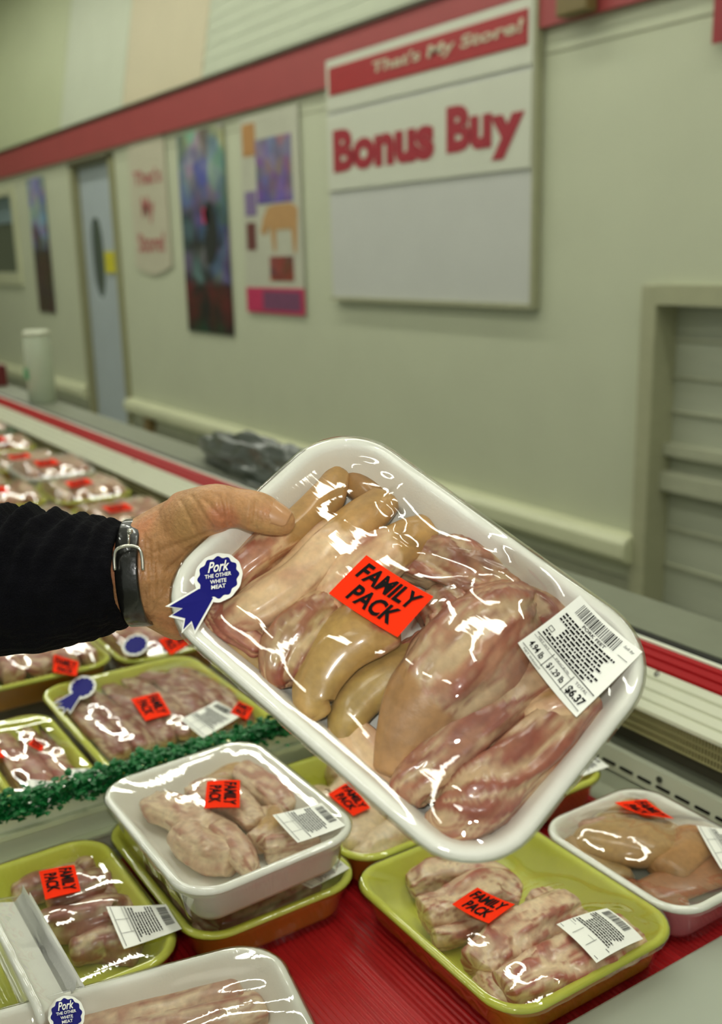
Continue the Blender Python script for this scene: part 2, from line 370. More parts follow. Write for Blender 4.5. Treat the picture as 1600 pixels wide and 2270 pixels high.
    def sheet(s, f, name, m, n=10, off=.0005, parent=None):
        uv = [(i/n, j/n) for i in range(n+1) for j in range(n+1)]
        Fc = [(i*(n+1)+j, (i+1)*(n+1)+j, (i+1)*(n+1)+j+1, i*(n+1)+j+1) for i in range(n) for j in range(n)]
        # a thin sheet with a real edge
        top = f(uv, off+.0002); bot = f(uv, off-.0001); N = len(uv); V = list(top)+list(bot); F2 = Fc+[tuple(i+N for i in q)[::-1] for q in Fc]
        rimI = [i*(n+1) for i in range(n+1)]+[n*(n+1)+j for j in range(1, n+1)]+[i*(n+1)+n for i in range(n-1, -1, -1)]+[j for j in range(n-1, 0, -1)]
        for q in range(len(rimI)): a, b = rimI[q], rimI[(q+1) % len(rimI)]; F2.append((a, a+N, b+N, b))
        return link(name, mesh(name, V, F2, m, False), parent or s.o)
    def ink(s, f, items, parent, m, name='lettering', off=.0014):
        V = []; Fc = []
        for it in items:
            if it[0] == 't': _, txt, x0, y0, x1, y1, bold, shear = it; v, q = text_vf(txt, bold, shear)
            else: _, x0, y0, x1, y1 = it; v, q = np.array([(0, 0), (1, 0), (1, 1), (0, 1)], float), [(0, 1, 2, 3)]
            n = len(V); V += list(f(np.stack([x0+v[:, 0]*(x1-x0), y0+v[:, 1]*(y1-y0)], 1), off)); Fc += [tuple(i+n for i in g) for g in q]
        return link(name, mesh(name, V, Fc, m, False), parent)
    def family(s, q):
        f = s.quad(q); o = s.sheet(f, 'family_pack_sticker', ORANGE()); o['label'] = 'orange-red FAMILY PACK sticker'
        s.ink(f, [('t', 'FAMILY', .08, .54, .92, .90, .032, .12), ('t', 'PACK', .18, .10, .82, .46, .032, .12)], o, BLACK())
    def price(s, q, fine=1, seed=0):
        f = s.quad(q); o = s.sheet(f, 'price_label', PAPER()); o['label'] = 'white price label with barcode'
        rnd = random.Random(seed+3); it = []; x = .12
        while x < .74:
            wd = rnd.choice([.006, .010, .016]); it.append(('b', x, .80, x+wd, .955)); x += wd+rnd.choice([.008, .012, .018])
        s.ink(f, it, o, BLACK(), 'barcode')
        it = []
        for k in range(9):
            y = .70-k*.046; x = .06+(.14 if 2 < k < 7 else 0); end = .9-rnd.random()*.14
            while x < end:
                wd = rnd.uniform(.02, .08); it.append(('b', x, y, min(x+wd, end), y+(.024 if fine else .022))); x += wd+.012
        it += [('b', .03, .285, .97, .297), ('b', .03, .05, .97, .058), ('b', .33, .06, .338, .285), ('b', .66, .06, .668, .285), ('b', .03, .235, .66, .240)]
        if fine:
            it += [('t', 'PORK FEET', .30, .745, .66, .785, .02, 0), ('t', '4.94 lb', .07, .10, .28, .19, .02, 0), ('t', '$1.29 lb', .37, .10, .62, .19, .02, 0), ('t', '$6.37', .70, .08, .95, .20, .03, 0),
                   ('t', 'Sell by', .80, .90, .95, .94, 0, .2), ('b', .82, .80, .96, .806), ('t', 'PRICE/lb', .38, .25, .60, .275, 0, 0), ('t', 'TOTAL', .72, .235, .90, .27, 0, 0), ('t', 'NET WT', .08, .25, .26, .275, 0, 0),
                   ('t', 'NET WEIGHT', .08, .012, .36, .038, 0, 0), ('b', .06, .42, .13, .428), ('b', .06, .47, .13, .478), ('b', .06, .42, .066, .478), ('b', .124, .42, .13, .478)]
        s.ink(f, it, o, BLACK(), 'print')
    def ribbon(s, c, xr, yu, tails=1, text=True):
        """c centre, xr/yu photo points of the +x and +y unit radius"""
        c, xr, yu = map(np.array, (c, xr, yu)); X = xr-c; Y = yu-c; q = [c-2*X+2*Y, c+2*X+2*Y, c+2*X-2*Y, c-2*X-2*Y]; f = s.quad(q)
        U = lambda P: (np.asarray(P)+2)/4; f0 = f; f = lambda UV, off: f0(UV, off+.0010)
        def poly(P, name, m, parent, off):
            P = list(P); n = len(P); V = list(f(U(P), off))+list(f(U(P), off-.0003)); tri = [tuple(q) for q in tessellate_polygon([[Vector((x, y, 0)) for x, y in P]])]; return link(name, mesh(name, V, tri+[tuple(i+n for i in q)[::-1] for q in tri]+[(i, i+n, (i+1) % n+n, (i+1) % n) for i in range(n)], m, False), parent)
        sc = lambda R0, am: [((R0+am*math.cos(12*t))*math.cos(t), (R0+am*math.cos(12*t))*math.sin(t)) for t in [2*math.pi*k/96 for k in range(96)]]
        def tail(g):
            B = [(-.80, -.35), (-2.05, -.92), (-1.5, -1.05), (-1.95, -1.27), (-1.42, -1.45), (-1.52, -1.87), (-1.17, -1.58), (-1.05, -1.97), (-.25, -.80)]
            cx_, cy_ = -1.15, -1.15
            return [(cx_+(x-cx_)*(1+g*1.6)-g*.2, cy_+(y-cy_)*(1+g*1.6)-g*.2) for x, y in B]
        o = poly(sc(1.0, .012), 'ribbon_sticker', PAPER(), s.o, .0007); o['label'] = 'blue rosette sticker with white border'
        if tails: poly(tail(.10), 'ribbon_border', PAPER(), o, .0005); poly(tail(0), 'ribbon_tail', BLUE(), o, .0009)
        poly(sc(.83, .045), 'rosette', BLUE(), o, .0011)
        if text:
            a = lambda t, x0, y0, x1, y1, b=0, sh=0: ('t', t, (x0+2)/4, (y0+2)/4, (x1+2)/4, (y1+2)/4, b, sh)
            s.ink(f, [a('Pork', -.42, .18, .48, .62, .02, .35), a('THE OTHER', -.55, -.04, .55, .12, .02), a('WHITE', -.34, -.28, .34, -.12, .02), a('MEAT', -.30, -.50, .30, -.34, .02)], o, PAPER(), 'lettering', .0026)
I3 = np.eye(3)
def yawM(a, pitch=0, roll=0):
    return np.array(Matrix.Rotation(math.radians(a), 3, 'Z') @ Matrix.Rotation(math.radians(pitch), 3, 'Y') @ Matrix.Rotation(math.radians(roll), 3, 'X'))

exec_order = []
# ================================================================== STRUCTURE
def st(o, lab=None): o['kind'] = 'structure'; return o
WALL = mat('cream_wall', (196, 200, 172), .55, .03, 3, bump=.03, bscale=60)
WY = 3.0
def wp(px, py, y=WY): p = aty(px, py, y); return p[0], p[2]
b = MB(); T1 = .85
b.box(-16, -12.3, WY, WY+.15, FLOOR, T1).box(-12.3, -10.88, WY, WY+.15, FLOOR, -.10).box(-12.3, -10.88, WY, WY+.15, .66, T1).box(-10.88, -8.97, WY, WY+.15, FLOOR, T1)
b.box(-8.97, -8.03, WY, WY+.15, .79, T1).box(-8.03, -2.60, WY, WY+.15, FLOOR, T1).box(-2.60, .5, WY, WY+.15, -.19, T1).box(.5, 3, WY, WY+.15, FLOOR, T1)
wall = st(b.make('wall_back', WALL))
floor = st(MB().box(-16, 3, -4, 3.6, FLOOR-.1, FLOOR).make('floor', mat('grey_floor', (126, 128, 110), .35, .08, 6)))
ceil_ = st(MB().box(-16, 3, -4, 3.6, CEIL, CEIL+.1).make('ceiling', mat('ceiling_tile', (205, 205, 190), .8, .03, 5)))
st(MB().box(-16.1, -16, -4, 3.6, FLOOR, CEIL).make('wall_left', WALL))
st(MB().box(-16, 3, 2.965, 3.0, .835, 1.065).make('trim_1', mat('red_band', (160, 68, 68), .45, .04, 4))).__setitem__('label', 'red stripe along the wall')
st(MB().box(-16, 3, 2.95, 3.03, 1.065, 1.085).make('trim_2', mat('band_shadow', (70, 62, 40), .5)))  # dark strip painted for the shadow line on top of the red band
st(MB().box(-16, 3, 2.997, 3.0, .74, .746).make('trim_3', mat('panel_seam', (150, 150, 122), .5)))
# upper wall: tilted panels
UP = link('wall_upper', None); UP['kind'] = 'structure'
ys = lambda z: 3.0+.19*(z-1.06)
pm = [mat('panel_olive', (180, 187, 148), .6, .03, 3), mat('panel_pale', (190, 196, 172), .6, .03, 3), mat('panel_peach', (196, 186, 154), .6, .03, 3), mat('panel_rib', (184, 191, 166), .6, .03, 3)]
for x0, x1, m in ((-16, -12.2, 0), (-12.19, -9.27, 0), (-9.255, -7.78, 1), (-7.765, -6.37, 2), (-6.355, -3.4, 3), (-3.385, -.4, 3), (-.385, 3, 3)):
    z0, z1 = 1.07, CEIL
    MB().prism([(ys(z0), z0), (ys(z1), z1), (ys(z1)+.06, z1), (ys(z0)+.06, z0)], x0, x1).make('wall_panel', pm[m], UP, .004)
    if m == 3:
        for k in range(20):
            z = 1.12+k*.08
            MB().prism([(ys(z)-.003, z), (ys(z+.03)-.003, z+.03), (ys(z+.03)+.01, z+.04), (ys(z)+.01, z-.01)], x0, x1).make('batten', pm[3], UP)
MB().prism([(ys(1.07)+.07, 1.07), (ys(CEIL)+.07, CEIL), (ys(CEIL)+.13, CEIL), (ys(1.07)+.13, 1.07)], -16, 3).make('backing', mat('seam_dark', (120, 118, 90), .7), UP)
# bumper rail
BM = mat('bumper_cream', (212, 214, 178), .4, .03, 5)
for x0, x1 in ((-14, -9.02), (-7.98, -2.64)):
    o = MB().prism([(WY, -1.08), (WY-.06, -1.085), (WY-.085, -1.11), (WY-.085, -1.17), (WY-.06, -1.195), (WY, -1.20)], x0, x1).make('trim_4', BM, None, .008); st(o)
st(MB().box(-7.60, -7.52, WY-.07, WY, -1.33, -1.19).make('trim_5', mat('brown_bracket', (130, 108, 66), .5)))
# baseboard
for x0, x1 in ((-8.0, -2.66), (-16, -9.02)): st(MB().box(x0, x1, WY-.012, WY, FLOOR, FLOOR+.09).make('baseboard_back', mat('base_grey', (150, 152, 128), .5)))
# door
D = link('door_1', None); D['kind'] = 'structure'; D['label'] = 'grey metal swing door with oval window'
DG = mat('door_metal', (176, 186, 190), .35, .05, 4)
x0, x1, z1 = -8.93, -8.07, .76; cx, cz = -8.62, .02; n = 40
def oval(a, b_, n=40): return [(cx+a*math.copysign(abs(math.cos(t))**.8, math.cos(t)), cz+b_*math.copysign(abs(math.sin(t))**.8, math.sin(t))) for t in [2*math.pi*k/n for k in range(n)]]
# leaf with a real oval hole
outer = []
for k in range(n):
    t = 2*math.pi*k/n; c_, s_ = math.cos(t), math.sin(t); kx = ((x1-cx) if c_ > 0 else (cx-x0))/max(abs(c_), 1e-6); kz = ((z1-cz) if s_ > 0 else (cz-FLOOR-.01))/max(abs(s_), 1e-6); kk = min(kx, kz); outer.append((cx+c_*kk, cz+s_*kk))
for cxx, czz in ((x0, z1), (x1, z1), (x0, FLOOR+.01), (x1, FLOOR+.01)):
    i = min(range(n), key=lambda i: (outer[i][0]-cxx)**2+(outer[i][1]-czz)**2); outer[i] = (cxx, czz)
inner = oval(.15, .33); V = []; Fc = []
for y in (3.03, 3.07):
    V += [(p[0], y, p[1]) for p in outer]+[(p[0], y, p[1]) for p in inner]
for k in range(n):
    k2 = (k+1) % n; Fc += [(k, k2, n+k2, n+k), (2*n+k, 3*n+k, 3*n+k2, 2*n+k2), (n+k, n+k2, 3*n+k2, 3*n+k), (k, 2*n+k, 2*n+k2, k2)]
link('door_leaf', mesh('door_leaf', V, Fc, DG, False), D)
MB().add([(p[0], y, p[1]) for y in (3.045, 3.055) for p in inner], [tuple(range(n)), tuple(range(n, 2*n))[::-1]]).make('pane', mat('dark_glass', (66, 78, 70), .1), D)
fm = mat('door_frame', (148, 146, 110), .5)
b = MB().box(-9.0, -8.94, 2.97, 3.1, FLOOR, .80).box(-8.06, -8.0, 2.97, 3.1, FLOOR, .80).box(-9.0, -8.0, 2.97, 3.1, .765, .81); b.make('door_frame', fm, D)
MB().box(-8.98, -8.03, 2.955, 2.975, .77, .80).make('header_shadow', mat('shadow_strip', (70, 66, 44), .6), D)  # dark strip painted for the shade under the door header
o = MB().box(-8.42, -8.12, 3.015, 3.029, -.10, .07).make('warning_sign', mat('yellow_sign', (206, 196, 40), .5), D); o['label'] = 'yellow sign on the door'
st(MB().box(-9.2, -7.9, 3.25, 3.3, FLOOR, .85).make('wall_passage', mat('passage', (110, 112, 96), .7)))
# window at the far left
Wn = link('window_1', None); Wn['kind'] = 'structure'
MB().box(-12.3, -10.88, 3.06, 3.075, -.1, .66).make('pane', mat('dark_window', (72, 80, 66), .1), Wn)
MB().box(-12.3, -10.88, 3.04, 3.058, .40, .66).make('blind', mat('blue_blind', (122, 142, 146), .5), Wn)
MB().box(-12.4, -10.80, 2.97, 3.0, -.22, -.10).box(-12.4, -10.80, 2.97, 3.0, .66, .74).box(-10.88, -10.80, 2.97, 3.0, -.1, .66).make('window_frame', mat('frame_pale', (196, 198, 164), .5), Wn)
# recess at the right with a metal shutter
A = link('door_2', None); A['kind'] = 'structure'; A['label'] = 'grey metal hatch in a recess at the right'
SM = mat('dull_metal', (178, 182, 160), .4, .05, 3, stretch=(1, 1, 14))
MB().box(-2.60, .5, 3.09, 3.13, FLOOR, -.19).make('back_panel', SM, A)
MB().box(-2.58, .56, 2.965, 3.14, -.20, -.13).make('door_frame', mat('recess_frame', (170, 170, 138), .45), A)
MB().box(-2.65, -2.58, 2.965, 3.14, FLOOR, -.13).make('door_frame', mat('recess_frame', (170, 170, 138), .45), A, .006)
for z, h, t in ((-.74, .045, .08), (-.86, .07, .10), (-.33, .01, .02), (-.47, .01, .02), (-.60, .01, .02), (-1.05, .012, .02), (-1.2, .012, .02)):
    MB().box(-2.58, .5, 3.09-t*.6, 3.09, z-h/2, z+h/2).make('rail', mat('rail_pale', (176, 178, 152), .4), A, .003)

# ================================================================== CEILING LIGHTS
for k, (x, y, al) in enumerate(LIGHTS):
    L = link('ceiling_light', None); L.location = (x, y, CEIL-.03); hx, hy = (.62, .085) if al else (.085, .62)
    tag(L, 'long ceiling light, '+['first', 'second', 'third', 'fourth', 'fifth', 'sixth', 'seventh', 'eighth'][sum(1 for q in LIGHTS[:k] if q[1] == y)]+{.30: ' from the camera in the row above the meat case', 1.9: ' in the row before the back wall, extended to brighten it', -1.6: ' in the row over the shopping aisle', -3.2: ' in the unseen outermost row, added to brighten the back wall'}[y], 'ceiling light', 'fluorescent ceiling lights')
    MB().box(-hx-.02, hx+.02, -hy-.02, hy+.02, -.02, .03).make('housing', mat('light_housing', (220, 220, 214), .5), L)
    MB().box(-hx, hx, -hy, hy, -.035, -.022).make('diffuser', mat('lit_diffuser', (255, 255, 255), .5, 0, emit=(.985, 1.0, .88, LIGHT_E)), L)

# ================================================================== MEAT CASE
case = link('meat_case', None); tag(case, 'long open refrigerated meat case with red and white back rail', 'display case')
CW = mat('case_white', (196, 200, 176), .35, .03, 8, coat=.2); CG = mat('case_grey', (150, 154, 132), .4, .03, 8)
X0, X1 = -7.5, 1.2; DK = -.665
MB().box(X0, X1, .0, .945, DK-.03, DK-.004).make('deck', CG, case)
MB().box(X0, X1, .0, .06, FLOOR+.1, -.60).make('front_panel', CW, case, .008)
MB().box(X0, X1, .05, 1.05, FLOOR, DK-.03).make('base', mat('case_base', (70, 68, 60), .5), case)
# back wall of the case, from the deck up
MB().prism([(.937, DK), (.942, -.636), (.952, -.636), (.952, DK)], X0, X1).make('back_panel', CW, case)
MB().prism([(.985, -.70), (.985, -.59), (1.0, -.59), (1.0, -.70)], X0, X1).make('air_gap', mat('gap_shade', (84, 80, 62), .6), case)  # recess backing coloured dark to paint the shade inside it
MB().prism([(.952, -.650), (.985, -.650), (.985, -.642), (.952, -.642)], X0, X1).make('gap_shelf', CG, case)
# honeycomb air vent: plate with fins
MB().prism([(.950, -.598), (.950, -.568), (.985, -.568), (.985, -.598)], X0, X1).make('vent_back', mat('vent_dark', (92, 84, 48), .6), case)
fin = mat('vent_fin', (158, 152, 106), .5)
b = MB()
x = -1.6
while x < -.30: b.box(x, x+.0016, .944, .952, -.599, -.567); x += .0046
b.make('vent_fins', fin, case)['kind'] = 'stuff'
b = MB()
for z in (-.5995, -.5895, -.5790, -.5675): b.box(X0, X1, .9435, .951, z, z+.0015)
b.make('vent_slats', fin, case)
# grooved white ledge
prof = [(.940, -.566), (.940, -.561), (.9465, -.554), (.947, -.5555), (.949, -.5545), (.9495, -.551), (.956, -.544), (.9565, -.5455), (.9585, -.5445), (.959, -.541), (.966, -.533), (.9665, -.5345), (.9685, -.534), (.969, -.530), (.979, -.5195), (.979, -.56), (.985, -.566)]
MB().prism(prof, X0, X1).make('back_ledge', mat('ledge_white', (214, 216, 192), .3, .03, 8, coat=.3), case)
RR = mat('red_rail', (158, 6, 14), .4, spec=.15, var=.05, scale=10, stretch=(.1, 8, 8))
MB().prism([(.976, -.523), (.9765, -.5185), (.984, -.5135), (.9845, -.515), (.986, -.515), (.9865, -.5115), (.994, -.507), (.9945, -.5085), (.996, -.5085), (.9965, -.5055), (1.004, -.5025), (1.006, -.53)], X0, X1).make('red_rail', RR, case)
MB().prism([(1.003, -.505), (1.0035, -.5005), (1.008, -.4995), (1.009, -.53), (1.004, -.53)], X0, X1).make('rail_lip', mat('lip_white', (222, 224, 206), .3), case)
MB().prism([(1.009, -.505), (1.0095, -.498), (1.017, -.4965), (1.020, -.505), (1.012, -.53)], X0, X1).make('gasket', mat('black_gasket', (16, 16, 14), .4), case)
MB().box(X0, X1, 1.010, 1.05, FLOOR, -.532).make('back_wall', CG, case)
for px, py in ((1450, 1494),):
    for k in range(-1, 5):
        X = aty(1450, 1494, .968)[0]-k*.6
        V, Fc = tube_vf([(0, 0, 0), (0, 0, .0015), (0, 0, .003)], [.0045, .004, .002], 14)
        o = link('screw', mesh('screw', V, Fc, mat('steel', (150, 150, 140), .25, metal=.9), False), case); o.location = (X, .9735, -.5262); o.rotation_euler = (.8, 0, 0)
# dark slots and a hole in the lower back panel
b = 0; xs = aty(1300, 1665, .938)[0]; k = 0
while xs-.3+k*.030 < -.30:
    x = xs-.3+k*.030
    MB().box(x, x+.021, .9362, .9395, -.6565, -.6538).make('slot', BLACK(), case); k += 1
hp = aty(1460, 1727, .9385)
V, Fc = tube_vf([(0, 0, 0), (0, -.002, 0)], [.0042, .0042], 16); o = link('drain_hole', mesh('drain_hole', V, Fc, mat('hole_dark', (60, 62, 50), .5), False), case); o.location = (hp[0], .9400, hp[2]-.001)
# red ribbed mat
b = MB(); n = 0; y = .062; prof = [(y, DK-.006)]
while y < .865: prof += [(y, DK), (y+.0016, DK+.0012), (y+.0034, DK+.0012), (y+.0050, DK)]; y += .0062
prof += [(y, DK-.006)]
n = len(prof)//1
# a sheet of ridges running along the case
V = [(X, p, q) for X in (-1.03, -.54) for p, q in prof]
mt_ = mesh('ribbed_mat', V, [(i, i+1, n+i+1, n+i) for i in range(n-1)], mat('red_mat', (176, 26, 30), .42, .12, 40, stretch=(.3, 6, 1), coat=.2), False)
mo = link('ribbed_mat', mt_); tag(mo, 'red ribbed mat lining the deck under the yellow trays', 'mat')
# white panel at the right end of the mat
o = MB().box(-.545, -.25, .062, .93, DK-.002, DK+.012).make('divider_plate', mat('plate_white', (170, 176, 160), .35, .03, 9), None, .003)
tag(o, 'white flat deck plate at the lower right corner beside the red mat', 'plate')
# divider with parsley garnish
DV = link('case_divider', None); DV.location = (-1.055, .5, DK); tag(DV, 'pale plastic case divider topped with green garnish strip', 'divider')
MB().box(-.004, .004, -.435, .43, .0015, .082).make('divider_panel', mat('divider_pale', (206, 212, 184), .25, .04, 8, coat=.4), DV, .001)
MB().box(-.004, .012, -.44, .43, .060, .066).make('lip', mat('divider_pale2', (190, 198, 164), .3), DV)
MB().box(-.004, .016, -.44, .43, .030, .034).make('lip', mat('divider_pale2', (190, 198, 164), .3), DV)
def garnish(parent, length, h=.03, n=1100, seed=1, z0=.075, wx=.011):
    rnd = random.Random(seed); b = MB()
    for k in range(n):
        y = rnd.uniform(-length/2, length/2); x = rnd.gauss(0, wx*.6); z = z0+rnd.uniform(0, h); s_ = rnd.uniform(.005, .012)
        d = np.array([rnd.gauss(0, 1), rnd.gauss(0, 1), rnd.uniform(-.3, 1)]); d /= np.linalg.norm(d); S, U = frame(d); p = np.array([x, y, z])
        wv = s_*.35
        b.add([p-S*wv, p+d*s_*.5-S*wv*1.2+U*wv*.5, p+d*s_, p+d*s_*.5+S*wv*1.2+U*wv*.5, p+S*wv, p+d*s_*.4+U*wv*.9], [(0, 1, 5), (1, 2, 5), (2, 3, 5), (3, 4, 5), (0, 5, 4)])
    o = b.make('garnish', mat('garnish_green', (12, 104, 46), .4, .4, 120), parent); o['kind'] = 'stuff'; o['label'] = 'green plastic parsley garnish'; return o
g = garnish(DV, .87, .026, 4200, 3, .078)

# ================================================================== HELD PACKAGE
HM = np.array([[.8015, -.0707, .5938], [.3557, .8547, -.3782], [-.4807, .5144, .7102]]); HT = np.array([-.539, .3819, -.2458])
WF = FOAM()
H = Pack('large white foam tray of pork pieces held up by the hand', HM, HT, .300, .208, .042, .050, WF, WF, rim=.011)
H.cuts([
    dict(p=[(800, 1040, 34, 1), (850, 1060, 40, 1), (900, 1090, 34, 1)], z=-.002, skin_col=TAN*.55+BROWN*.3),
    dict(p=[(742, 1048, 30, 1), (722, 1105, 42, 1), (668, 1165, 48, .75), (600, 1215, 50, .2), (545, 1258, 44, 0), (505, 1300, 34, 0)], z=.008, red=.45, fasc=.4, label='tapered piece with tan skin tip'),
    dict(p=[(850, 1115, 44, 1), (800, 1160, 56, .95), (725, 1225, 64, .1), (650, 1295, 66, .05), (575, 1345, 64, 0), (520, 1372, 52, 0)], z=.006, red=.15, fasc=.15, pal=(FAT*1.0, FAT*.75+PINK*.25, RED), redend=.10, groove=.03, label='broad smooth pale piece'),
    dict(p=[(955, 1165, 38, 1), (900, 1200, 50, .85), (830, 1250, 60, .1), (765, 1305, 62, 0), (730, 1340, 50, 0)], z=.008, red=.35, fasc=.3, pal=(FAT, FAT*.6+PINK*.4, RED), groove=.06),
    dict(p=[(740, 1330, 44, 0), (690, 1375, 62, 0), (640, 1440, 60, 0), (615, 1500, 44, 0), (608, 1530, 26, 0)], z=.008, red=.62, pal=(OLIVE*.4+FAT*.6, PINK*.5+OLIVE*.4, RED), redend=.45, groove=.2, lump=.16, gain=.85, label='ragged piece with red raw end'),
    dict(p=[(430, 1395, 26, 1), (490, 1445, 42, 1), (560, 1505, 36, 1)], z=-.002, skin_col=OLIVE*.4+TAN*.6),
    dict(p=[(455, 1345, 30, 0), (505, 1385, 44, 0), (575, 1430, 40, 0)], z=.006, red=.8, pal=(PINK, PURP, RED*.8), groove=.2, lump=.16),
    dict(p=[(760, 1610, 44, .3), (800, 1670, 54, .1), (850, 1730, 50, 0), (880, 1790, 34, 0)], z=-.006, red=.1, fasc=.2, pal=(FAT, FAT*.8+PINK*.2, PINK)),
    dict(p=[(950, 1460, 54, 1), (870, 1495, 56, 1), (805, 1540, 50, 1), (770, 1590, 44, 1), (752, 1640, 30, 1)], z=.002, skin_col=OLIVE*.6+TAN*.4),
    dict(p=[(1260, 1470, 54, 0), (1150, 1530, 70, 0), (1060, 1605, 72, 0), (975, 1690, 68, 0), (905, 1755, 60, 0), (880, 1790, 40, .1)], z=.004, red=.62, pal=(FAT*.9, PINK*.6+PURP*.4, RED), groove=.16, lump=.14, streak=.55, gain=.78, fib=.45),
    dict(p=[(850, 1385, 60, .3), (800, 1400, 68, .62), (748, 1440, 62, .95), (708, 1500, 52, 1), (690, 1560, 43, 1), (684, 1608, 28, 1)], z=.014, skin_col=OLIVE*.4+TAN*.65, fasc=.1, red=.2, label='curved tan tail-shaped piece'),
    dict(p=[(910, 1240, 50, 0), (990, 1265, 62, 0), (1080, 1290, 60, 0), (1180, 1310, 46, 0)], z=-.002, red=.6, groove=.18, lump=.2, gain=.8),
    dict(p=[(960, 1330, 50, 0), (1000, 1370, 60, 0), (980, 1430, 60, 0), (900, 1480, 50, .2)], z=-.002, red=.7, groove=.18, lump=.18, pal=(FAT*.85, PINK, RED), gain=.78),
    dict(p=[(1165, 1275, 38, 0), (1205, 1315, 54, 0), (1205, 1385, 56, 0), (1165, 1440, 50, 0)], z=.004, red=.9, pal=(PINK, PINK*.5+RED*.5, RED), groove=.12, gain=.78, fib=.5, label='reddish round muscle'),
    dict(p=[(1165, 1310, 52, 0), (1110, 1365, 86, 0), (1050, 1430, 104, 0), (985, 1500, 104, .12), (925, 1570, 82, .75), (888, 1640, 60, 1), (864, 1705, 38, 1)], z=.008, red=.45, pal=(FAT*.92, PINK*.75+PURP*.25, RED), groove=.17, lump=.13, skin_col=TAN*.7+PINK*.35, gain=.78, fib=.5, label='large muscle piece with tan skin end'),
    dict(p=[(1310, 1560, 60, 0), (1230, 1620, 70, 0), (1140, 1700, 74, 0), (1060, 1770, 74, 0), (990, 1830, 64, 0), (960, 1858, 52, 0)], z=.008, red=.8, pal=(FAT, PINK*.6+RED*.4, RED), groove=.16, lump=.14, blunt=.2, gain=.78, fib=.5, label='red streaked bony piece at the tray end'),
    dict(p=[(1180, 1590, 44, .2), (1235, 1565, 54, .4), (1290, 1575, 48, .1)], z=.016, red=.3, fasc=.3, pal=(FAT, FAT*.8+PINK*.2, RED)),
], nl=90, na=56, tone=np.array([.97, .90, .78]))
def seg(pts, h, w_): Q = [H.loc(x, y, .008) for x, y in pts]; return [(a_[0], a_[1], b_[0], b_[1], h, w_) for a_, b_ in zip(Q[:-1], Q[1:])]
WR = seg([(775, 1010), (845, 1020), (905, 1050)], .0026, .006)+seg([(905, 1050), (850, 1095)], .0024, .005)+seg([(850, 1095), (888, 1135), (850, 1185)], .0026, .006)+seg([(870, 1185), (925, 1222)], .003, .006)+seg([(905, 1200), (1170, 1308)], .0055, .012)+seg([(1070, 1165), (1190, 1295)], .0035, .007)
H.wrap(150, 106, relax=420, wr=WR)
H.family([(812, 1225), (959, 1336), (880, 1430), (729, 1321)])
H.price([(1283, 1326), (1421, 1450), (1271, 1602), (1139, 1453)], 1, 1)
H.ribbon((486, 1291), (539, 1283), (484, 1237))

# ================================================================== PACKAGES ON THE DECK
YI, YO = YEL_IN(), YEL_OUT()
def place(x0, x1, y0, y1, z, **k): return ((x0+x1)/2, (y0+y1)/2, z), x1-x0, y1-y0
def P_(label, x0, x1, y0, y1, z, inner=YI, outer=YO, yaw=0, pitch=0, roll=0, D=.042, r=.040, group='wrapped meat packages in the case', **k):
    (t, L, W) = place(x0, x1, y0, y1, z); return Pack(label, yawM(yaw, pitch, roll), t, L, W, D, r, inner, outer, group=group, **k)
ZR = -.6180
PALE = (FAT*.92, PINK*.55+FAT*.4, RED)
# a: yellow tray at the right front
a = P_('yellow tray of pale neck bones at the right front on the red mat', -.795, -.538, .485, .703, ZR)
a.cuts([
    dict(p=[(900, 1960, 30), (960, 1945, 44), (1040, 1935, 46), (1120, 1960, 37)], z=.002, red=.45),
    dict(p=[(940, 2030, 44), (1010, 2010, 48), (1090, 1970, 48), (1150, 1990, 33)], z=.006, red=.5, label='cut piece with pink bone end'),
    dict(p=[(960, 2070, 37), (1020, 2060, 39), (1080, 2030, 37)], z=.0, red=.5),
    dict(p=[(1060, 2150, 46), (1110, 2100, 55), (1190, 2050, 57), (1260, 2010, 48)], z=.006, red=.6),
    dict(p=[(1120, 2200, 48), (1210, 2160, 59), (1310, 2120, 61), (1400, 2080, 50)], z=.010, red=.75, label='large pink cut with red marrow'),
    dict(p=[(1075, 2170, 37), (1110, 2210, 44), (1160, 2240, 37)], z=.0, red=.5),
    dict(p=[(1190, 1990, 33), (1240, 2030, 37), (1290, 2060, 37)], z=.0, red=.5),
], pal=(FAT*1.02, PINK*.45+FAT*.5, RED*1.15), nl=60, na=40, groove=.14, lump=.13, blunt=.12, mott=.5, streak=.8)
a.wrap(); a.family([(1058, 1967), (1141, 2015), (1083, 2058), (1002, 2004)]); a.price([(1345, 2012), (1426, 2073), (1322, 2130), (1233, 2054)], 0, 2)
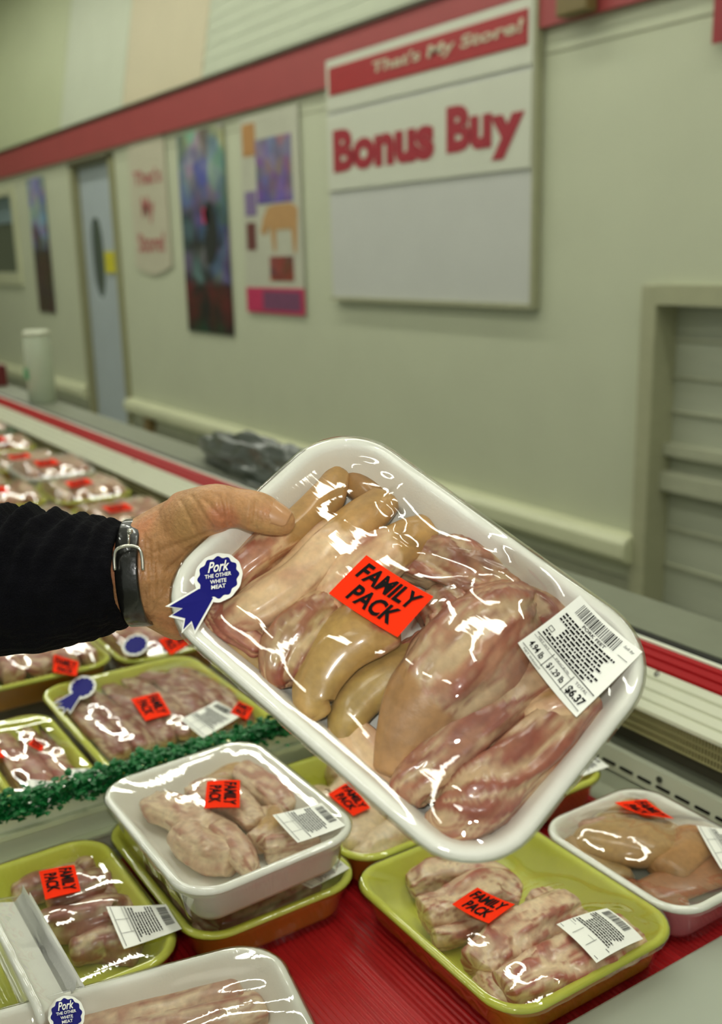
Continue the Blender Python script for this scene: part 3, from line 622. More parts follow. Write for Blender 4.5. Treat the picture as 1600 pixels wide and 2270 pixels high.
# b: white tray with pig ears, pink outside
bp = P_('white tray with pink sides holding folded brown skin ears at the right edge', -.752, -.548, .705, .872, ZR, WF, PINK_OUT())
bp.cuts([
    dict(p=[(1210, 1790, 35, 1), (1290, 1745, 47, 1), (1370, 1740, 47, 1), (1450, 1775, 35, 1)], z=0, skin_col=TAN*.8),
    dict(p=[(1240, 1800, 35, 1), (1262, 1770, 25, 1), (1300, 1760, 21, 1), (1320, 1785, 16, 1)], z=.012, flat=.7, skin_col=PINK*.8),
    dict(p=[(1280, 1840, 53, 1), (1340, 1860, 77, 1), (1420, 1870, 82, 1), (1480, 1850, 59, 1)], z=.010, flat=.5, skin_col=TAN*.85, label='large folded tan ear'),
    dict(p=[(1230, 1850, 40, 1), (1290, 1900, 47, 1), (1350, 1960, 42, 1)], z=.004, flat=.6, skin_col=TAN*.75),
    dict(p=[(1350, 1985, 35, 1), (1420, 2010, 40, 1), (1500, 1990, 40, 1)], z=0, flat=.6, skin_col=BROWN*1.1),
    dict(p=[(1440, 1980, 42, 1), (1520, 1950, 51, 1), (1600, 1920, 51, 1)], z=.004, flat=.6, skin_col=BROWN*1.2),
    dict(p=[(1480, 1930, 51, 1), (1530, 1880, 59, 1), (1580, 1840, 59, 1)], z=.010, flat=.6, skin_col=BROWN*.6+TAN*.5),
], nl=44, na=30, lump=.12)
bp.wrap(wrinkle=.003); bp.family([(1432, 1773), (1494, 1820), (1428, 1827), (1362, 1777)]); bp.price([(1640, 1846), (1700, 1893), (1598, 1926), (1542, 1852)], 0, 3)
# c: yellow tray behind, hidden by the held tray
cc = P_('yellow tray against the case back with only its price label corner showing', -1.030, -.783, .706, .866, ZR)
cc.cuts([dict(p=[(1060, 1700, 40, .5), (1160, 1690, 44, .5), (1250, 1720, 36, .3)], z=0), dict(p=[(1000, 1750, 40, .5), (1100, 1750, 44, .5), (1180, 1770, 36, .3)], z=0)], nl=28, na=20)
cc.wrap(50, 36); cc.price([(1300, 1664), (1350, 1702), (1290, 1722), (1240, 1680)], 0, 4)
# i: yellow tray with large pale meat
ip = P_('yellow tray of large pale feet half hidden below the held tray', -1.036, -.799, .504, .702, ZR)
ip.cuts([
    dict(p=[(790, 1910, 34, .1), (840, 1870, 44, 0), (900, 1840, 46, 0), (960, 1830, 40, 0)], z=.004, red=.15),
    dict(p=[(770, 1880, 40, .2), (800, 1830, 46, .1), (830, 1790, 46, 0), (900, 1760, 46, 0)], z=.004, red=.2),
    dict(p=[(690, 1770, 40, .2), (740, 1790, 50, 0), (800, 1740, 50, 0), (850, 1700, 44, 0)], z=.004, red=.1),
    dict(p=[(740, 1720, 40, .1), (790, 1690, 44, 0), (850, 1650, 40, 0)], z=.0, red=.1),
], pal=(FAT*.95, FAT*.85, PINK), nl=40, na=26, groove=.04, fasc=.1, mott=.4, box=0)
ip.wrap(60, 44); ip.family([(775, 1738), (821, 1789), (783, 1804), (727, 1765)])
# centre stack
lo = P_('yellow tray under the small white tray in the centre', -1.034, -.777, .312, .502, ZR)
lo.cuts([
    dict(p=[(340, 1850, 34, .2), (360, 1900, 40, .1), (400, 1960, 38, 0)], z=.0, red=.5), dict(p=[(400, 1960, 34, .2), (440, 2010, 40, 0), (480, 2050, 34, 0)], z=-.004, red=.4),
    dict(p=[(440, 2050, 34), (540, 2030, 36), (640, 1990, 36), (720, 1950, 30)], z=-.008, red=.2),
], pal=(FAT*.8, PURP, RED), nl=36, na=22)
lo.wrap(60, 40); lo.price([(735, 1895), (775, 1930), (690, 1972), (650, 1952)], 0, 5)
ce = P_('small white foam tray of pale trotters stacked on a yellow tray', -1.012, -.760, .302, .492, -.5545, WF, WF, pitch=0, roll=2.0)
ce.cuts([
    dict(p=[(430, 1720, 20, 1), (490, 1700, 28, 1), (560, 1705, 26, .8), (610, 1720, 22, .3)], z=.0, skin_col=TAN*.9),
    dict(p=[(545, 1705, 26, .4), (590, 1735, 34, .1), (635, 1770, 34, 0), (660, 1790, 24, 0)], z=.004, red=.8, label='bony piece with red end'),
    dict(p=[(320, 1760, 26, .1), (360, 1790, 40, .1), (420, 1820, 42, .3), (470, 1850, 40, .3)], z=.002, red=.3),
    dict(p=[(430, 1750, 26, .3), (470, 1760, 38, .1), (530, 1790, 38, 0), (570, 1830, 30, 0)], z=.006, red=.45),
    dict(p=[(400, 1850, 36, .1), (440, 1880, 44, .1), (520, 1905, 44, 0)], z=.0, red=.3),
    dict(p=[(470, 1830, 26, 0), (510, 1860, 34, 0), (540, 1900, 34, 0), (560, 1930, 22, 0)], z=.008, red=.5),
    dict(p=[(600, 1800, 26, .4), (600, 1840, 34, .6), (570, 1870, 34, .4)], z=.004, red=.3),
    dict(p=[(590, 1880, 34, 0), (650, 1870, 36, 0), (700, 1860, 34, 0)], z=.0, red=.6),
], pal=(FAT*.92, PINK*.35+FAT*.5, RED), skin_col=TAN, nl=50, na=34, groove=.12, lump=.15, fasc=.6, mott=.4, blunt=.2)
ce.wrap(); ce.family([(533, 1737), (531, 1790), (453, 1792), (459, 1739)]); ce.price([(713, 1785), (766, 1838), (660, 1871), (604, 1807)], 0, 6)
# f: left yellow tray with dull grey-pink meat
fp = P_('yellow tray of dull grey-pink meat at the left front', -1.022, -.777, .098, .306, ZR)
DULL = (FAT*.6, PURP*.75, RED*.8)
fp.cuts([
    dict(p=[(20, 1900, 26), (70, 1880, 34), (120, 1870, 30)], z=0), dict(p=[(130, 1880, 24), (190, 1870, 32), (200, 1930, 34)], z=.002),
    dict(p=[(20, 1950, 30), (60, 1930, 34), (110, 1910, 30)], z=0), dict(p=[(120, 1990, 44), (190, 1970, 48), (250, 1950, 40), (290, 1960, 30)], z=.004),
    dict(p=[(100, 2050, 40), (180, 2040, 48), (260, 2020, 48), (330, 2010, 40)], z=.004), dict(p=[(170, 2110, 36), (240, 2090, 40), (340, 2080, 40)], z=0),
    dict(p=[(220, 1900, 26), (260, 1930, 32), (300, 1980, 34)], z=0),
], pal=DULL, nl=36, na=24, groove=.14, lump=.16, red=.4)
fp.wrap(); fp.family([(165, 1920), (179, 1976), (100, 1991), (86, 1930)]); fp.price([(369, 2014), (404, 2070), (275, 2105), (236, 2019)], 0, 7)
# g: yellow tray under the bottom white one
gp = P_('yellow tray mostly under the white tray at the bottom left', -.770, -.560, .110, .330, -.635, D=.028)
gp.cuts([dict(p=[(230, 2160, 26), (300, 2150, 32), (370, 2140, 28)], z=-.006), dict(p=[(150, 2230, 36), (300, 2210, 40), (430, 2180, 34)], z=-.010)], pal=DULL, nl=28, na=20)
gp.wrap(44, 36)
# h: bottom white tray
MH = yawM(-11.5); u, v = MH[:, 0], MH[:, 1]; hc = np.array([-.718, .360, -.590])+u*.112-v*.14
hp_ = Pack('white tray with glaring cling film at the bottom left corner of the photo', MH, hc, .224, .28, .040, .044, WF, WF)
hp_.cuts([
    dict(p=[(-60, 2290, 50, .3), (100, 2255, 60, .2), (300, 2215, 62, 0), (500, 2170, 54, 0)], z=-.002, flat=.5),
    dict(p=[(-40, 2390, 56, .3), (150, 2350, 66, .2), (380, 2290, 66, 0), (570, 2240, 50, 0)], z=.0, flat=.5),
    dict(p=[(0, 2520, 60, .3), (200, 2470, 66, .2), (420, 2410, 66, 0), (640, 2350, 50, 0)], z=.0, flat=.5),
    dict(p=[(60, 2640, 60, .3), (260, 2600, 66, .2), (480, 2530, 66, 0), (700, 2460, 50, 0)], z=-.002, flat=.5),
], pal=(FAT*.85, PINK*.6+FAT*.2, RED), nl=50, na=30, red=.3, mott=.5)
hp_.wrap(wrinkle=.004); hp_.ribbon((148, 2262), (188, 2254), (142, 2222))
# package standing on its edge at the left
sp = Pack('film wrapped white tray standing on its long edge at the far lower left', np.array([[1, 0, 0], [0, 0, -1], [0, 1, 0]], float) @ yawM(0), (-.826, .158, -.5955), .196, .036, .040, .012, WF, WF)
sp.cuts([], nl=20); sp.H = []
sp.wrap(40, 24)
# ================================================================== PACKAGES BEHIND THE DIVIDER
MEAT2 = (FAT*.55+PINK*.2, PURP*.7+RED*.2, RED*.85)
j = P_('yellow tray of pork ribs with blue rosette sticker behind the green garnish', -1.415, -1.100, .352, .590, -.600, pitch=0)
j.cuts([dict(p=[(130+q*52, 1540-q*10, 20), (200+q*52, 1600-q*12, 30), (270+q*50, 1670-q*14, 26)], z=.012+(q % 2)*.002, red=.75, label=None) for q in range(0, 8)]+
       [dict(p=[(300, 1490, 24), (400, 1520, 30), (480, 1560, 30), (560, 1600, 24)], z=.012, red=.6)], pal=(FAT*.35+PURP*.4, PURP*.35+RED*.5, RED*.8), nl=40, na=24, flat=.6, groove=.14, gain=.85)
j.wrap(90, 64, wrinkle=.0015); j.family([(352, 1537), (379, 1582), (322, 1596), (290, 1550)]); j.price([(480, 1562), (538, 1588), (450, 1638), (401, 1600)], 0, 8); j.ribbon((183, 1532), (213, 1526), (181, 1507), text=False)
def quick(label, x0, x1, y0, y1, z, seed, fam=None, pr=None, n=5, pal=MEAT2, pitch=0, roll=0, yaw=0, inner=YI, outer=YO, rib=None, hi=.010):
    p = P_(label, x0, x1, y0, y1, z, inner, outer, yaw, pitch, roll); rnd = random.Random(seed); L, W = p.L, p.W; out = []
    for q in range(n):
        yy = -W/2+W*(q+.5)/n; r_ = W/n*.62
        path = [(-L*.36, yy+rnd.gauss(0, .004), -p.D+.006+r_*.7+hi+rnd.uniform(0, .004), r_*.7, 0), (-L*.1, yy+rnd.gauss(0, .006), -p.D+.008+r_*.7+hi, r_, 0), (L*.15, yy+rnd.gauss(0, .006), -p.D+.006+r_*.7+hi, r_, 0), (L*.36, yy, -p.D+.006+r_*.7+hi, r_*.7, 0)]
        V, Fc, T_ = cut(path, seed+q*3.1, flat=.75, nl=26, na=18, red=.6, pal=pal, groove=.14, lump=.15); V[:, 2] = np.maximum(V[:, 2], -p.D+.005); V[:, 1] = np.clip(V[:, 1], -W/2+.02, W/2-.02)
        p.H.append(V); link('meat_cut', mesh('meat_cut', V, Fc, vcol_mat('raw_meat'), True, None, T_), p.o)
    p.wrap(48, 36, wrinkle=.002)
    if fam: p.family(fam)
    if pr: p.price(pr, 0, seed)
    if rib: p.ribbon(*rib, tails=0, text=False)
    return p
quick('yellow tray of red meat behind the rib tray to its left, under the sleeve', -1.70, -1.425, .272, .480, -.590, 11, [(120, 1459), (174, 1461), (168, 1486), (116, 1479)], pitch=0, hi=.018)
quick('yellow tray of streaky red meat right of the rib tray, rosette showing', -1.715, -1.425, .49, .70, -.600, 12, [(405, 1405), (422, 1421), (378, 1443), (352, 1424)], rib=((300, 1432), (330, 1428), (300, 1414)), hi=.014)
quick('yellow tray of red meat between rib tray and the held tray', -1.385, -1.095, .601, .80, -.600, 13, [(530, 1555), (562, 1570), (548, 1596), (510, 1580)], hi=.010)
quick('pale tray of meat behind the rib tray, top of the far stack', -2.03, -1.76, .50, .72, -.57, 14, None, hi=.014, inner=WF, outer=WF)
quick('yellow tray of ribs nearest the divider at the left edge', -1.30, -1.075, .066, .235, -.605, 15, [(-40, 1650), (0, 1660), (10, 1680), (-35, 1680)], [(130, 1735), (145, 1775), (65, 1790), (60, 1728)], hi=.012)
quick('yellow tray of ribs wedged between the rib tray and the left edge tray', -1.36, -1.10, .239, .349, -.610, 16, [(75, 1638), (97, 1655), (92, 1668), (62, 1650)], [(215, 1706), (230, 1722), (160, 1752), (148, 1708)], n=4, hi=.012)
quick('yellow tray leaning at the left edge under the dark sleeve', -1.62, -1.375, .066, .262, -.60, 17, None, hi=.006)
# more packages further along the case
far = []; labs = []; orde = ['nearest', 'second', 'third', 'fourth', 'fifth', 'sixth', 'seventh', 'eighth', 'ninth', 'tenth', 'eleventh']
for r0, (yy, rn) in enumerate(((.83, 'in the row along the back rail'), (.61, 'in the middle row of the case'))):
    for c0 in range(10 if r0 == 0 else 7):
        wch = (c0*2+r0) % 3 == 1; far.append((-2.34-.285*c0, yy, wch)); labs.append(('white' if wch else 'yellow')+' tray of pink meat, '+orde[c0]+' beyond the wrist '+rn)
for k, (x, y, wch) in enumerate(far):
    p = quick(labs[k], x-.13, x+.13, y-.10, y+.10, -.600+.012*(k % 3), 30+k, n=4, yaw=random.uniform(-1.5, 1.5), inner=WF if wch else YI, outer=WF if wch else YO, pal=(FAT*.9, PINK*.7+RED*.1, RED), hi=.014)
    p.o['group'] = 'packages further along the case'
    f0 = np.array([(.03, -.03), (.03, .03), (-.03, .03), (-.03, -.03)])
    # sticker in local coordinates
    def qpx(P):
        out = []
        for q in P:
            w_ = R.T @ p.world((q[0], q[1], .012)); out.append((800+F*w_[0]/-w_[2], 1135-F*w_[1]/-w_[2]))
        return out
    p.family(qpx(f0+[-.03, .0]))
D2 = link('case_divider', None); D2.location = (-3.6225, .5, DK); tag(D2, 'far green garnish strip crossing the case at the left edge', 'divider')
MB().box(-.004, .004, -.44, .42, 0, .08).make('divider_panel', MC['divider_pale'], D2); garnish(D2, .86, .03, 1400, 5, .078)
D3 = link('case_divider', None); D3.location = (-2.12, .5, DK); tag(D3, 'green garnish strip crossing the case just behind the wrist', 'divider')
MB().box(-.004, .004, -.44, .42, 0, .08).make('divider_panel', MC['divider_pale'], D3); garnish(D3, .86, .03, 1400, 6, .078)

# ================================================================== THINGS BEYOND THE RAIL
# crumpled dark bag on the back of the case
bm = bmesh.new(); bmesh.ops.create_icosphere(bm, subdivisions=5, radius=1)
for v_ in bm.verts:
    c = v_.co.copy(); k_ = 1+.35*noise.noise(c*1.5)+.22*noise.noise(c*4)+.12*noise.turbulence(c*7, 3, True); v_.co = Vector((c.x*.30*k_, c.y*.045*k_, max(-.02, c.z*.075*k_)))
me = bpy.data.meshes.new('plastic_bag'); bm.to_mesh(me); bm.free(); me.materials.append(mat('dark_film', (62, 68, 58), .3, .3, 10, coat=.4)); me.polygons.foreach_set('use_smooth', [True]*len(me.polygons))
o = link('plastic_bag', me); q = aty(520, 1062, 1.02); o.location = (q[0], 1.105, -.49); tag(o, 'crumpled dark plastic bag on the ledge behind the red rail', 'bag')
st(MB().box(X0, X1, 1.052, 1.16, -.54, -.512).make('trim_6', mat('shelf_grey', (122, 126, 108), .5)))
# clear tub with a green mark
tb = link('plastic_tub', None); q = aty(94, 880, 1.105); tb.location = (q[0], 1.105, -.512); tag(tb, 'clear plastic tub with green mark beyond the case at the left', 'tub')
k = 1.2/.93; h_ = .26
V, Fc = tube_vf([(0, 0, 0), (0, 0, .004), (0, 0, h_*.85), (0, 0, h_*.93), (0, 0, h_*.98)], [.046, .05, .052, .048, .046], 28); link('tub_body', mesh('tub_body', V, Fc, mat('milky_plastic', (186, 196, 172), .25, .04, 8, coat=.3), True), tb)
V, Fc = tube_vf([(0, 0, h_*.96), (0, 0, h_), (0, 0, h_*1.03)], [.05, .052, .04], 28); link('lid', mesh('lid', V, Fc, mat('lid_pale', (190, 194, 170), .4), False), tb)
o = MB().box(-.02, .02, -.054, -.049, .09, .13).make('label_mark', mat('green_mark', (90, 160, 110), .5), tb); o['label'] = 'green mark'
o = MB().box(-.12, .0, -.04, .04, 0, .09).make('carton', mat('dark_red_card', (96, 20, 20), .5), None, .004); q = aty(0, 905, 1.105); o.location = (q[0]+.02, 1.105, -.512); tag(o, 'dark red box on the ledge behind the rail at the left edge', 'box')

# ================================================================== POSTERS AND SIGN
def quadxz(px0, py0, px1, py1, y):  # upright rectangle from two corners
    a_, b_ = aty(px0, py0, y), aty(px1, py1, y); return a_[0], b_[0], b_[2], a_[2]
def flatrect(x0, x1, z0, z1, y, name, m, parent=None, t=.004, off=None):
    o = MB().box(x0, x1, y, y+t, z0, z1).make(name, m, parent); return o
def text_xz(s, x0, x1, z0, z1, y, m, parent, bold=.02, shear=0, name='lettering', t=.002):
    V, Fc = text_vf(s, bold, shear); n = len(V)
    P = [(x0+a_*(x1-x0), y, z0+b_*(z1-z0)) for a_, b_ in V]
    return link(name, mesh(name, P, Fc, m, False), parent)
def collage(name, stops, scale=9):
    """printed photo collage: colour blobs by height"""
    m, t, b_ = nt(name); b_.inputs['Roughness'].default_value = .35
    tc = t.nodes.new('ShaderNodeTexCoord'); sx = t.nodes.new('ShaderNodeSeparateXYZ'); t.links.new(tc.outputs['Generated'], sx.inputs[0])
    n_ = t.nodes.new('ShaderNodeTexNoise'); n_.inputs['Scale'].default_value = scale; n_.inputs['Detail'].default_value = 3; t.links.new(tc.outputs['Object'], n_.inputs['Vector'])
    vo = t.nodes.new('ShaderNodeTexVoronoi'); vo.inputs['Scale'].default_value = scale*1.4; t.links.new(tc.outputs['Object'], vo.inputs['Vector'])
    r1 = t.nodes.new('ShaderNodeValToRGB'); r2 = t.nodes.new('ShaderNodeValToRGB')
    for r_, w_ in ((r1, 0), (r2, 1)):
        e = r_.color_ramp.elements; e[0].position = stops[0][0]; e[0].color = s2l(stops[0][1+w_])+(1,); e[1].position = stops[-1][0]; e[1].color = s2l(stops[-1][1+w_])+(1,)
        for s_ in stops[1:-1]: x = e.new(s_[0]); x.color = s2l(s_[1+w_])+(1,)
        t.links.new(sx.outputs[2], r_.inputs[0])
    mr = t.nodes.new('ShaderNodeMapRange'); mr.inputs[1].default_value = .42; mr.inputs[2].default_value = .58; t.links.new(n_.outputs[0], mr.inputs[0])
    mx = t.nodes.new('ShaderNodeMix'); mx.data_type = 'RGBA'; t.links.new(mr.outputs[0], mx.inputs[0]); t.links.new(r1.outputs[0], mx.inputs[6]); t.links.new(r2.outputs[0], mx.inputs[7])
    mx2 = t.nodes.new('ShaderNodeMix'); mx2.data_type = 'RGBA'; mx2.blend_type = 'OVERLAY'; mx2.inputs[0].default_value = .35
    t.links.new(mx.outputs[2], mx2.inputs[6]); t.links.new(vo.outputs['Color'], mx2.inputs[7]); t.links.new(mx2.outputs[2], b_.inputs['Base Color']); return m
Yp = 2.985
def poster(x0, x1, z0, z1, label, m): o = MB().box(x0, x1, Yp, Yp+.004, z0, z1).make('wall_poster', m); return tag(o, label, 'poster')
poster(-10.30, -9.80, -.47, .76, 'narrow poster left of the metal door, blue above and dark brown below', collage('print_a', [(0, (50, 28, 26), (70, 52, 40)), (.45, (70, 44, 36), (40, 34, 32)), (.62, (60, 52, 60), (150, 160, 200)), (.68, (120, 132, 180), (150, 160, 190)), (1, (110, 124, 160), (150, 160, 170))], 5))
pb = poster(-6.76, -6.06, -.49, .80, 'tall dark poster with blue top between the scalloped sign and the cow poster', collage('print_b', [(0, (24, 60, 44), (30, 16, 16)), (.08, (24, 20, 18), (70, 18, 20)), (.24, (30, 22, 22), (90, 20, 26)), (.28, (110, 120, 140), (50, 40, 50)), (.45, (34, 36, 40), (110, 112, 140)), (.6, (90, 96, 140), (50, 60, 80)), (.8, (104, 116, 150), (150, 160, 160)), (1, (110, 120, 110), (160, 166, 150))], 5))
b = MB(); n = 24
fig = [(.60, .34), (.52, .36), (.50, .46), (.56, .54), (.52, .60), (.60, .66), (.72, .64), (.78, .56), (.80, .46), (.72, .38)]
b.prism([(-6.76+u_*.70, -.49+v_*1.29) for u_, v_ in fig], Yp-.003, Yp+.001, 'y'); b.make('printed_figure', mat('print_dark', (38, 40, 40), .4), pb)
MB().box(-6.42, -6.33, Yp-.003, Yp+.001, .22, .32).make('printed_spot', mat('print_pink', (200, 70, 100), .4), pb)
pc = poster(-5.84, -5.13, -.33, .80, 'white poster with a tan cow, blue block and magenta strip', mat('poster_white', (190, 190, 170), .4, .05, 6))
MB().box(-5.64, -5.22, Yp-.003, Yp+.001, .30, .66).make('printed_block', collage('print_c', [(0, (90, 90, 170), (110, 90, 150)), (.5, (120, 104, 150), (140, 110, 130)), (1, (140, 124, 150), (120, 110, 150))], 9), pc)
MB().box(-5.80, -5.66, Yp-.003, Yp+.001, .24, .38).make('printed_block', mat('print_violet', (128, 110, 150), .4), pc)
MB().box(-5.80, -5.64, Yp-.003, Yp+.001, .58, .76).make('printed_block', mat('print_orange', (184, 136, 84), .4), pc)
cow = [(-5.58, .22), (-5.62, .14), (-5.57, .12), (-5.50, .17), (-5.47, .03), (-5.44, .03), (-5.43, .15), (-5.25, .15), (-5.23, .02), (-5.20, .02), (-5.18, .16), (-5.17, .26), (-5.24, .29), (-5.44, .29), (-5.52, .28)]
MB().prism(cow, Yp-.003, Yp+.001, 'y').make('printed_cow', mat('print_tan', (186, 144, 94), .4), pc)
MB().box(-5.80, -5.68, Yp-.003, Yp+.001, .04, .20).make('printed_block', mat('print_maroon', (104, 54, 50), .4), pc)
MB().box(-5.52, -5.24, Yp-.003, Yp+.001, -.14, .00).make('printed_block', collage('print_d', [(0, (120, 50, 40), (150, 80, 66)), (1, (140, 60, 50), (110, 60, 56))], 9), pc)
MB().box(-5.84, -5.13, Yp-.003, Yp+.001, -.33, -.18).make('magenta_strip', mat('print_magenta', (190, 44, 90), .4, .1), pc)
MB().box(-5.62, -5.17, Yp-.005, Yp-.001, -.31, -.20).make('violet_strip', mat('print_mauve', (116, 66, 98), .4, .1), pc)
# scalloped sign
V = []; x0, x1, z0, z1 = -7.66, -6.98, -.05, .80; xc = (x0+x1)/2
top = [(x1-(x1-x0)*k/24, z1+.10*math.sin(math.pi*k/24)+.035*abs(math.sin(3*math.pi*k/24))) for k in range(25)]
bot = [(x0+(x1-x0)*k/24, z0-.06*math.sin(math.pi*k/24)) for k in range(25)]
o = MB().prism(top+bot, Yp, Yp+.006, 'y').make('scalloped_sign', mat('sign_cream', (196, 190, 166), .4, .03), None); tag(o, 'cream sign with scalloped top and faded red words beside the door', 'sign'); sc_ = o
pk = mat('faded_red', (178, 96, 94), .5)
for s_, a0, a1, b0, b1 in (("That's", .12, .88, .68, .80), ('My', .30, .64, .36, .58), ('Store!', .14, .86, .12, .28)):
    text_xz(s_, x0+a0*(x1-x0), x0+a1*(x1-x0), z0+b0*(z1-z0), z0+b1*(z1-z0), Yp-.003, pk, o, .02)
# bonus buy board
BB = link('sign_board', None); BB.location = (0, 0, 0); tag(BB, 'big white wall sign board reading Bonus Buy with red slogan header', 'sign')
Yb = 2.965
def bx(px, py): p = aty(px, py, Yb); return p[0], p[2]
xl, zt = bx(722, 120); xr, _ = bx(1190, 0); _, zb = bx(735, 660); _, zm = bx(735, 430); _, zs = bx(722, 252)
zt = bx(1190, -18)[1]
wb = mat('board_white', (206, 208, 190), .35, .02, 5)
MB().box(xl, xr, Yb, Yb+.03, zb, zt).make('backboard', mat('board_grey', (198, 199, 192), .35, .02, 5), BB, .004)
MB().box(xl+.01, xr-.01, Yb-.012, Yb, bx(735, 425)[1], zs-.02).make('slogan_panel', wb, BB, .003)
MB().box(xl+.01, xr-.01, Yb-.010, Yb, zs, zt-.01).make('header_panel', wb, BB, .003)
MB().box(xl, xr+.01, Yb-.014, Yb, zb-.012, zb+.008).box(xr-.002, xr+.014, Yb-.012, Yb+.03, zb-.012, zt).make('edge_trim', mat('board_edge', (166, 166, 136), .4), BB)
rp = rrect(1, 1, .2, 5)
hx0, hz0 = bx(735, 214); hx1, hz1 = bx(1176, 20)
MB().box(hx0, hx1, Yb-.016, Yb-.009, hz0, max(hz1, bx(740, 150)[1])).make('header_band', mat('header_red', (164, 40, 44), .4), BB, .003)
sw = mat('slogan_white', (196, 184, 158), .5)
ta, za = bx(835, 168); tb_, zc_ = bx(1165, 15)
text_xz("That's My Store!", bx(832, 160)[0], bx(1168, 60)[0], hz0+.035, max(hz1, bx(740, 150)[1])-.03, Yb-.019, sw, BB, .03, .12)
rm = mat('bonus_red', (160, 40, 52), .45)
a1, z1_ = bx(745, 385); a2, z2_ = bx(968, 270); a3, z3_ = bx(995, 345); a4, z4_ = bx(1168, 228)
text_xz('Bonus', a1, a2, bx(745, 385)[1], bx(745, 290)[1], Yb-.015, rm, BB, .055)
text_xz('Bu', a3, bx(1095, 340)[0], bx(998, 342)[1], bx(998, 238)[1], Yb-.015, rm, BB, .055)
text_xz('y', bx(1092, 330)[0], bx(1168, 330)[0], bx(1130, 352)[1], bx(1130, 252)[1], Yb-.015, rm, BB, .055)
# small dark fixture and red card near the top right
o = MB().box(-.08, .08, -.06, 0, -.03, .06).make('wall_clip', mat('clip_brown', (120, 104, 60), .5), None, .01); q = aty(1290, 15, 2.96); o.location = (q[0], 2.96, q[2]); tag(o, 'small brown clip on the red band at the top right of the wall', 'clip')
o = MB().box(-.03, .2, -.01, 0, -.08, .25).make('wall_card', mat('card_red', (150, 44, 50), .5), None); q = aty(1602, 35, 2.97); o.location = (q[0], 2.97, q[2]); tag(o, 'red card at the top right edge of the wall', 'card')

# ================================================================== PERSON (hand, wrist and sleeve)
def hpt(px, py, h): return H.world(H.loc(px, py, h))
SK = []
def limb(pts, n=14):
    P = np.array([list(p)+[r_] for p, r_ in pts]); Q = catmull(P, n*(len(pts)-1)) if len(pts) > 2 else np.array([P[0]*(1-t)+P[1]*t for t in np.linspace(0, 1, n)]); SK.append(Q)
W0 = atd(300, 1268, .775); dW = .775
E_ = atd(-420, 1330, .80)
n_h = HM[:, 2]
def off(p, d): return np.asarray(p)+(R @ np.array([0, 0, -1.]))*d     # push away from the camera
# forearm: two bones side by side give the flat wrist
for s_ in (-1, 1):
    limb([(atd(-400, 1290+s_*50, .80), .028), (atd(60, 1285+s_*50, .787), .026), (atd(250, 1272+s_*40, .777), .0215), (atd(315, 1268+s_*42, .776), .0215), (atd(380, 1250+s_*45, .785), .025)])
limb([(atd(-100, 1285, .79), .030), (atd(250, 1272, .777), .0265), (atd(320, 1268, .776), .0265), (atd(400, 1250, .79), .026)])
# palm body behind the tray edge
limb([(atd(310, 1220, .775), .024), (atd(390, 1188, .775), .028), (atd(455, 1152, .765), .026)])      # thenar
limb([(atd(330, 1215, .785), .024), (atd(420, 1200, .800), .026), (atd(500, 1170, .800), .020)])
limb([(atd(330, 1300, .780), .026), (atd(400, 1320, .795), .028), (atd(480, 1350, .815), .022)])      # heel
limb([(atd(340, 1340, .785), .018), (atd(395, 1365, .800), .020)])
limb([(atd(350, 1255, .790), .028), (atd(450, 1260, .815), .028), (atd(540, 1270, .828), .022)])
# thumb over the rim
limb([(atd(425, 1158, .765), .0260), (hpt(478, 1126, .012), .0182), (hpt(528, 1126, .015), .0146), (hpt(566, 1134, .017), .0154), (hpt(600, 1147, .0155), .0132), (hpt(624, 1156, .0145), .0104)], 12)
# fingers under the tray bottom
D_ = -.042-.0125
for k, (sx, sy, ex, ey, r_, ln) in enumerate([(500, 1185, 690, 1150, .0098, 1), (520, 1235, 740, 1230, .0100, 1), (515, 1285, 730, 1310, .0096, 1), (490, 1335, 650, 1385, .0086, 1)]):
    p0 = atd(sx-30, sy, .822); p3 = hpt(ex, ey, D_+.001); p1 = hpt(sx+30, sy, D_-.006); p2 = hpt((sx+ex)/2+20, (sy+ey)/2, D_-.004)
    limb([(p0, r_*1.5), (p1, r_*1.15), (p2, r_*1.05), (p3, r_*.85)], 10)
bm = bmesh.new()
for Q in SK:
    prev = None; acc = 9
    for i, q in enumerate(Q):
        if prev is not None and np.linalg.norm(q[:3]-prev) < q[3]*.18 and i != len(Q)-1: continue
        prev = q[:3]; bmesh.ops.create_icosphere(bm, subdivisions=2, radius=float(q[3]), matrix=Matrix.Translation(Vector(q[:3])))
me = bpy.data.meshes.new('tmp'); bm.to_mesh(me); bm.free(); tmp = bpy.data.objects.new('tmp', me); C.objects.link(tmp)
r_ = tmp.modifiers.new('r', 'REMESH'); r_.mode = 'VOXEL'; r_.voxel_size = .0015
s_ = tmp.modifiers.new('s', 'SMOOTH'); s_.factor = .5; s_.iterations = 18
dg = bpy.context.evaluated_depsgraph_get(); hm = bpy.data.meshes.new_from_object(tmp.evaluated_get(dg)); bpy.data.objects.remove(tmp)
hm.name = 'person'; hm.materials.clear()
Vn = np.empty(len(hm.vertices)*3); hm.vertices.foreach_get('co', Vn); Vn = Vn.reshape(-1, 3)
Nn = np.empty(len(hm.vertices)*3); hm.vertices.foreach_get('normal', Nn); Nn = Nn.reshape(-1, 3)
SKC = np.array(s2l((186, 136, 88))); SKR = np.array(s2l((190, 100, 74))); SKY = np.array(s2l((192, 152, 96)))
col = np.empty((len(Vn), 4), 'f'); col[:, 3] = 1
cam_c = Vn @ R; PX = 800+F*cam_c[:, 0]/-cam_c[:, 2]; PY = 1135-F*cam_c[:, 1]/-cam_c[:, 2]
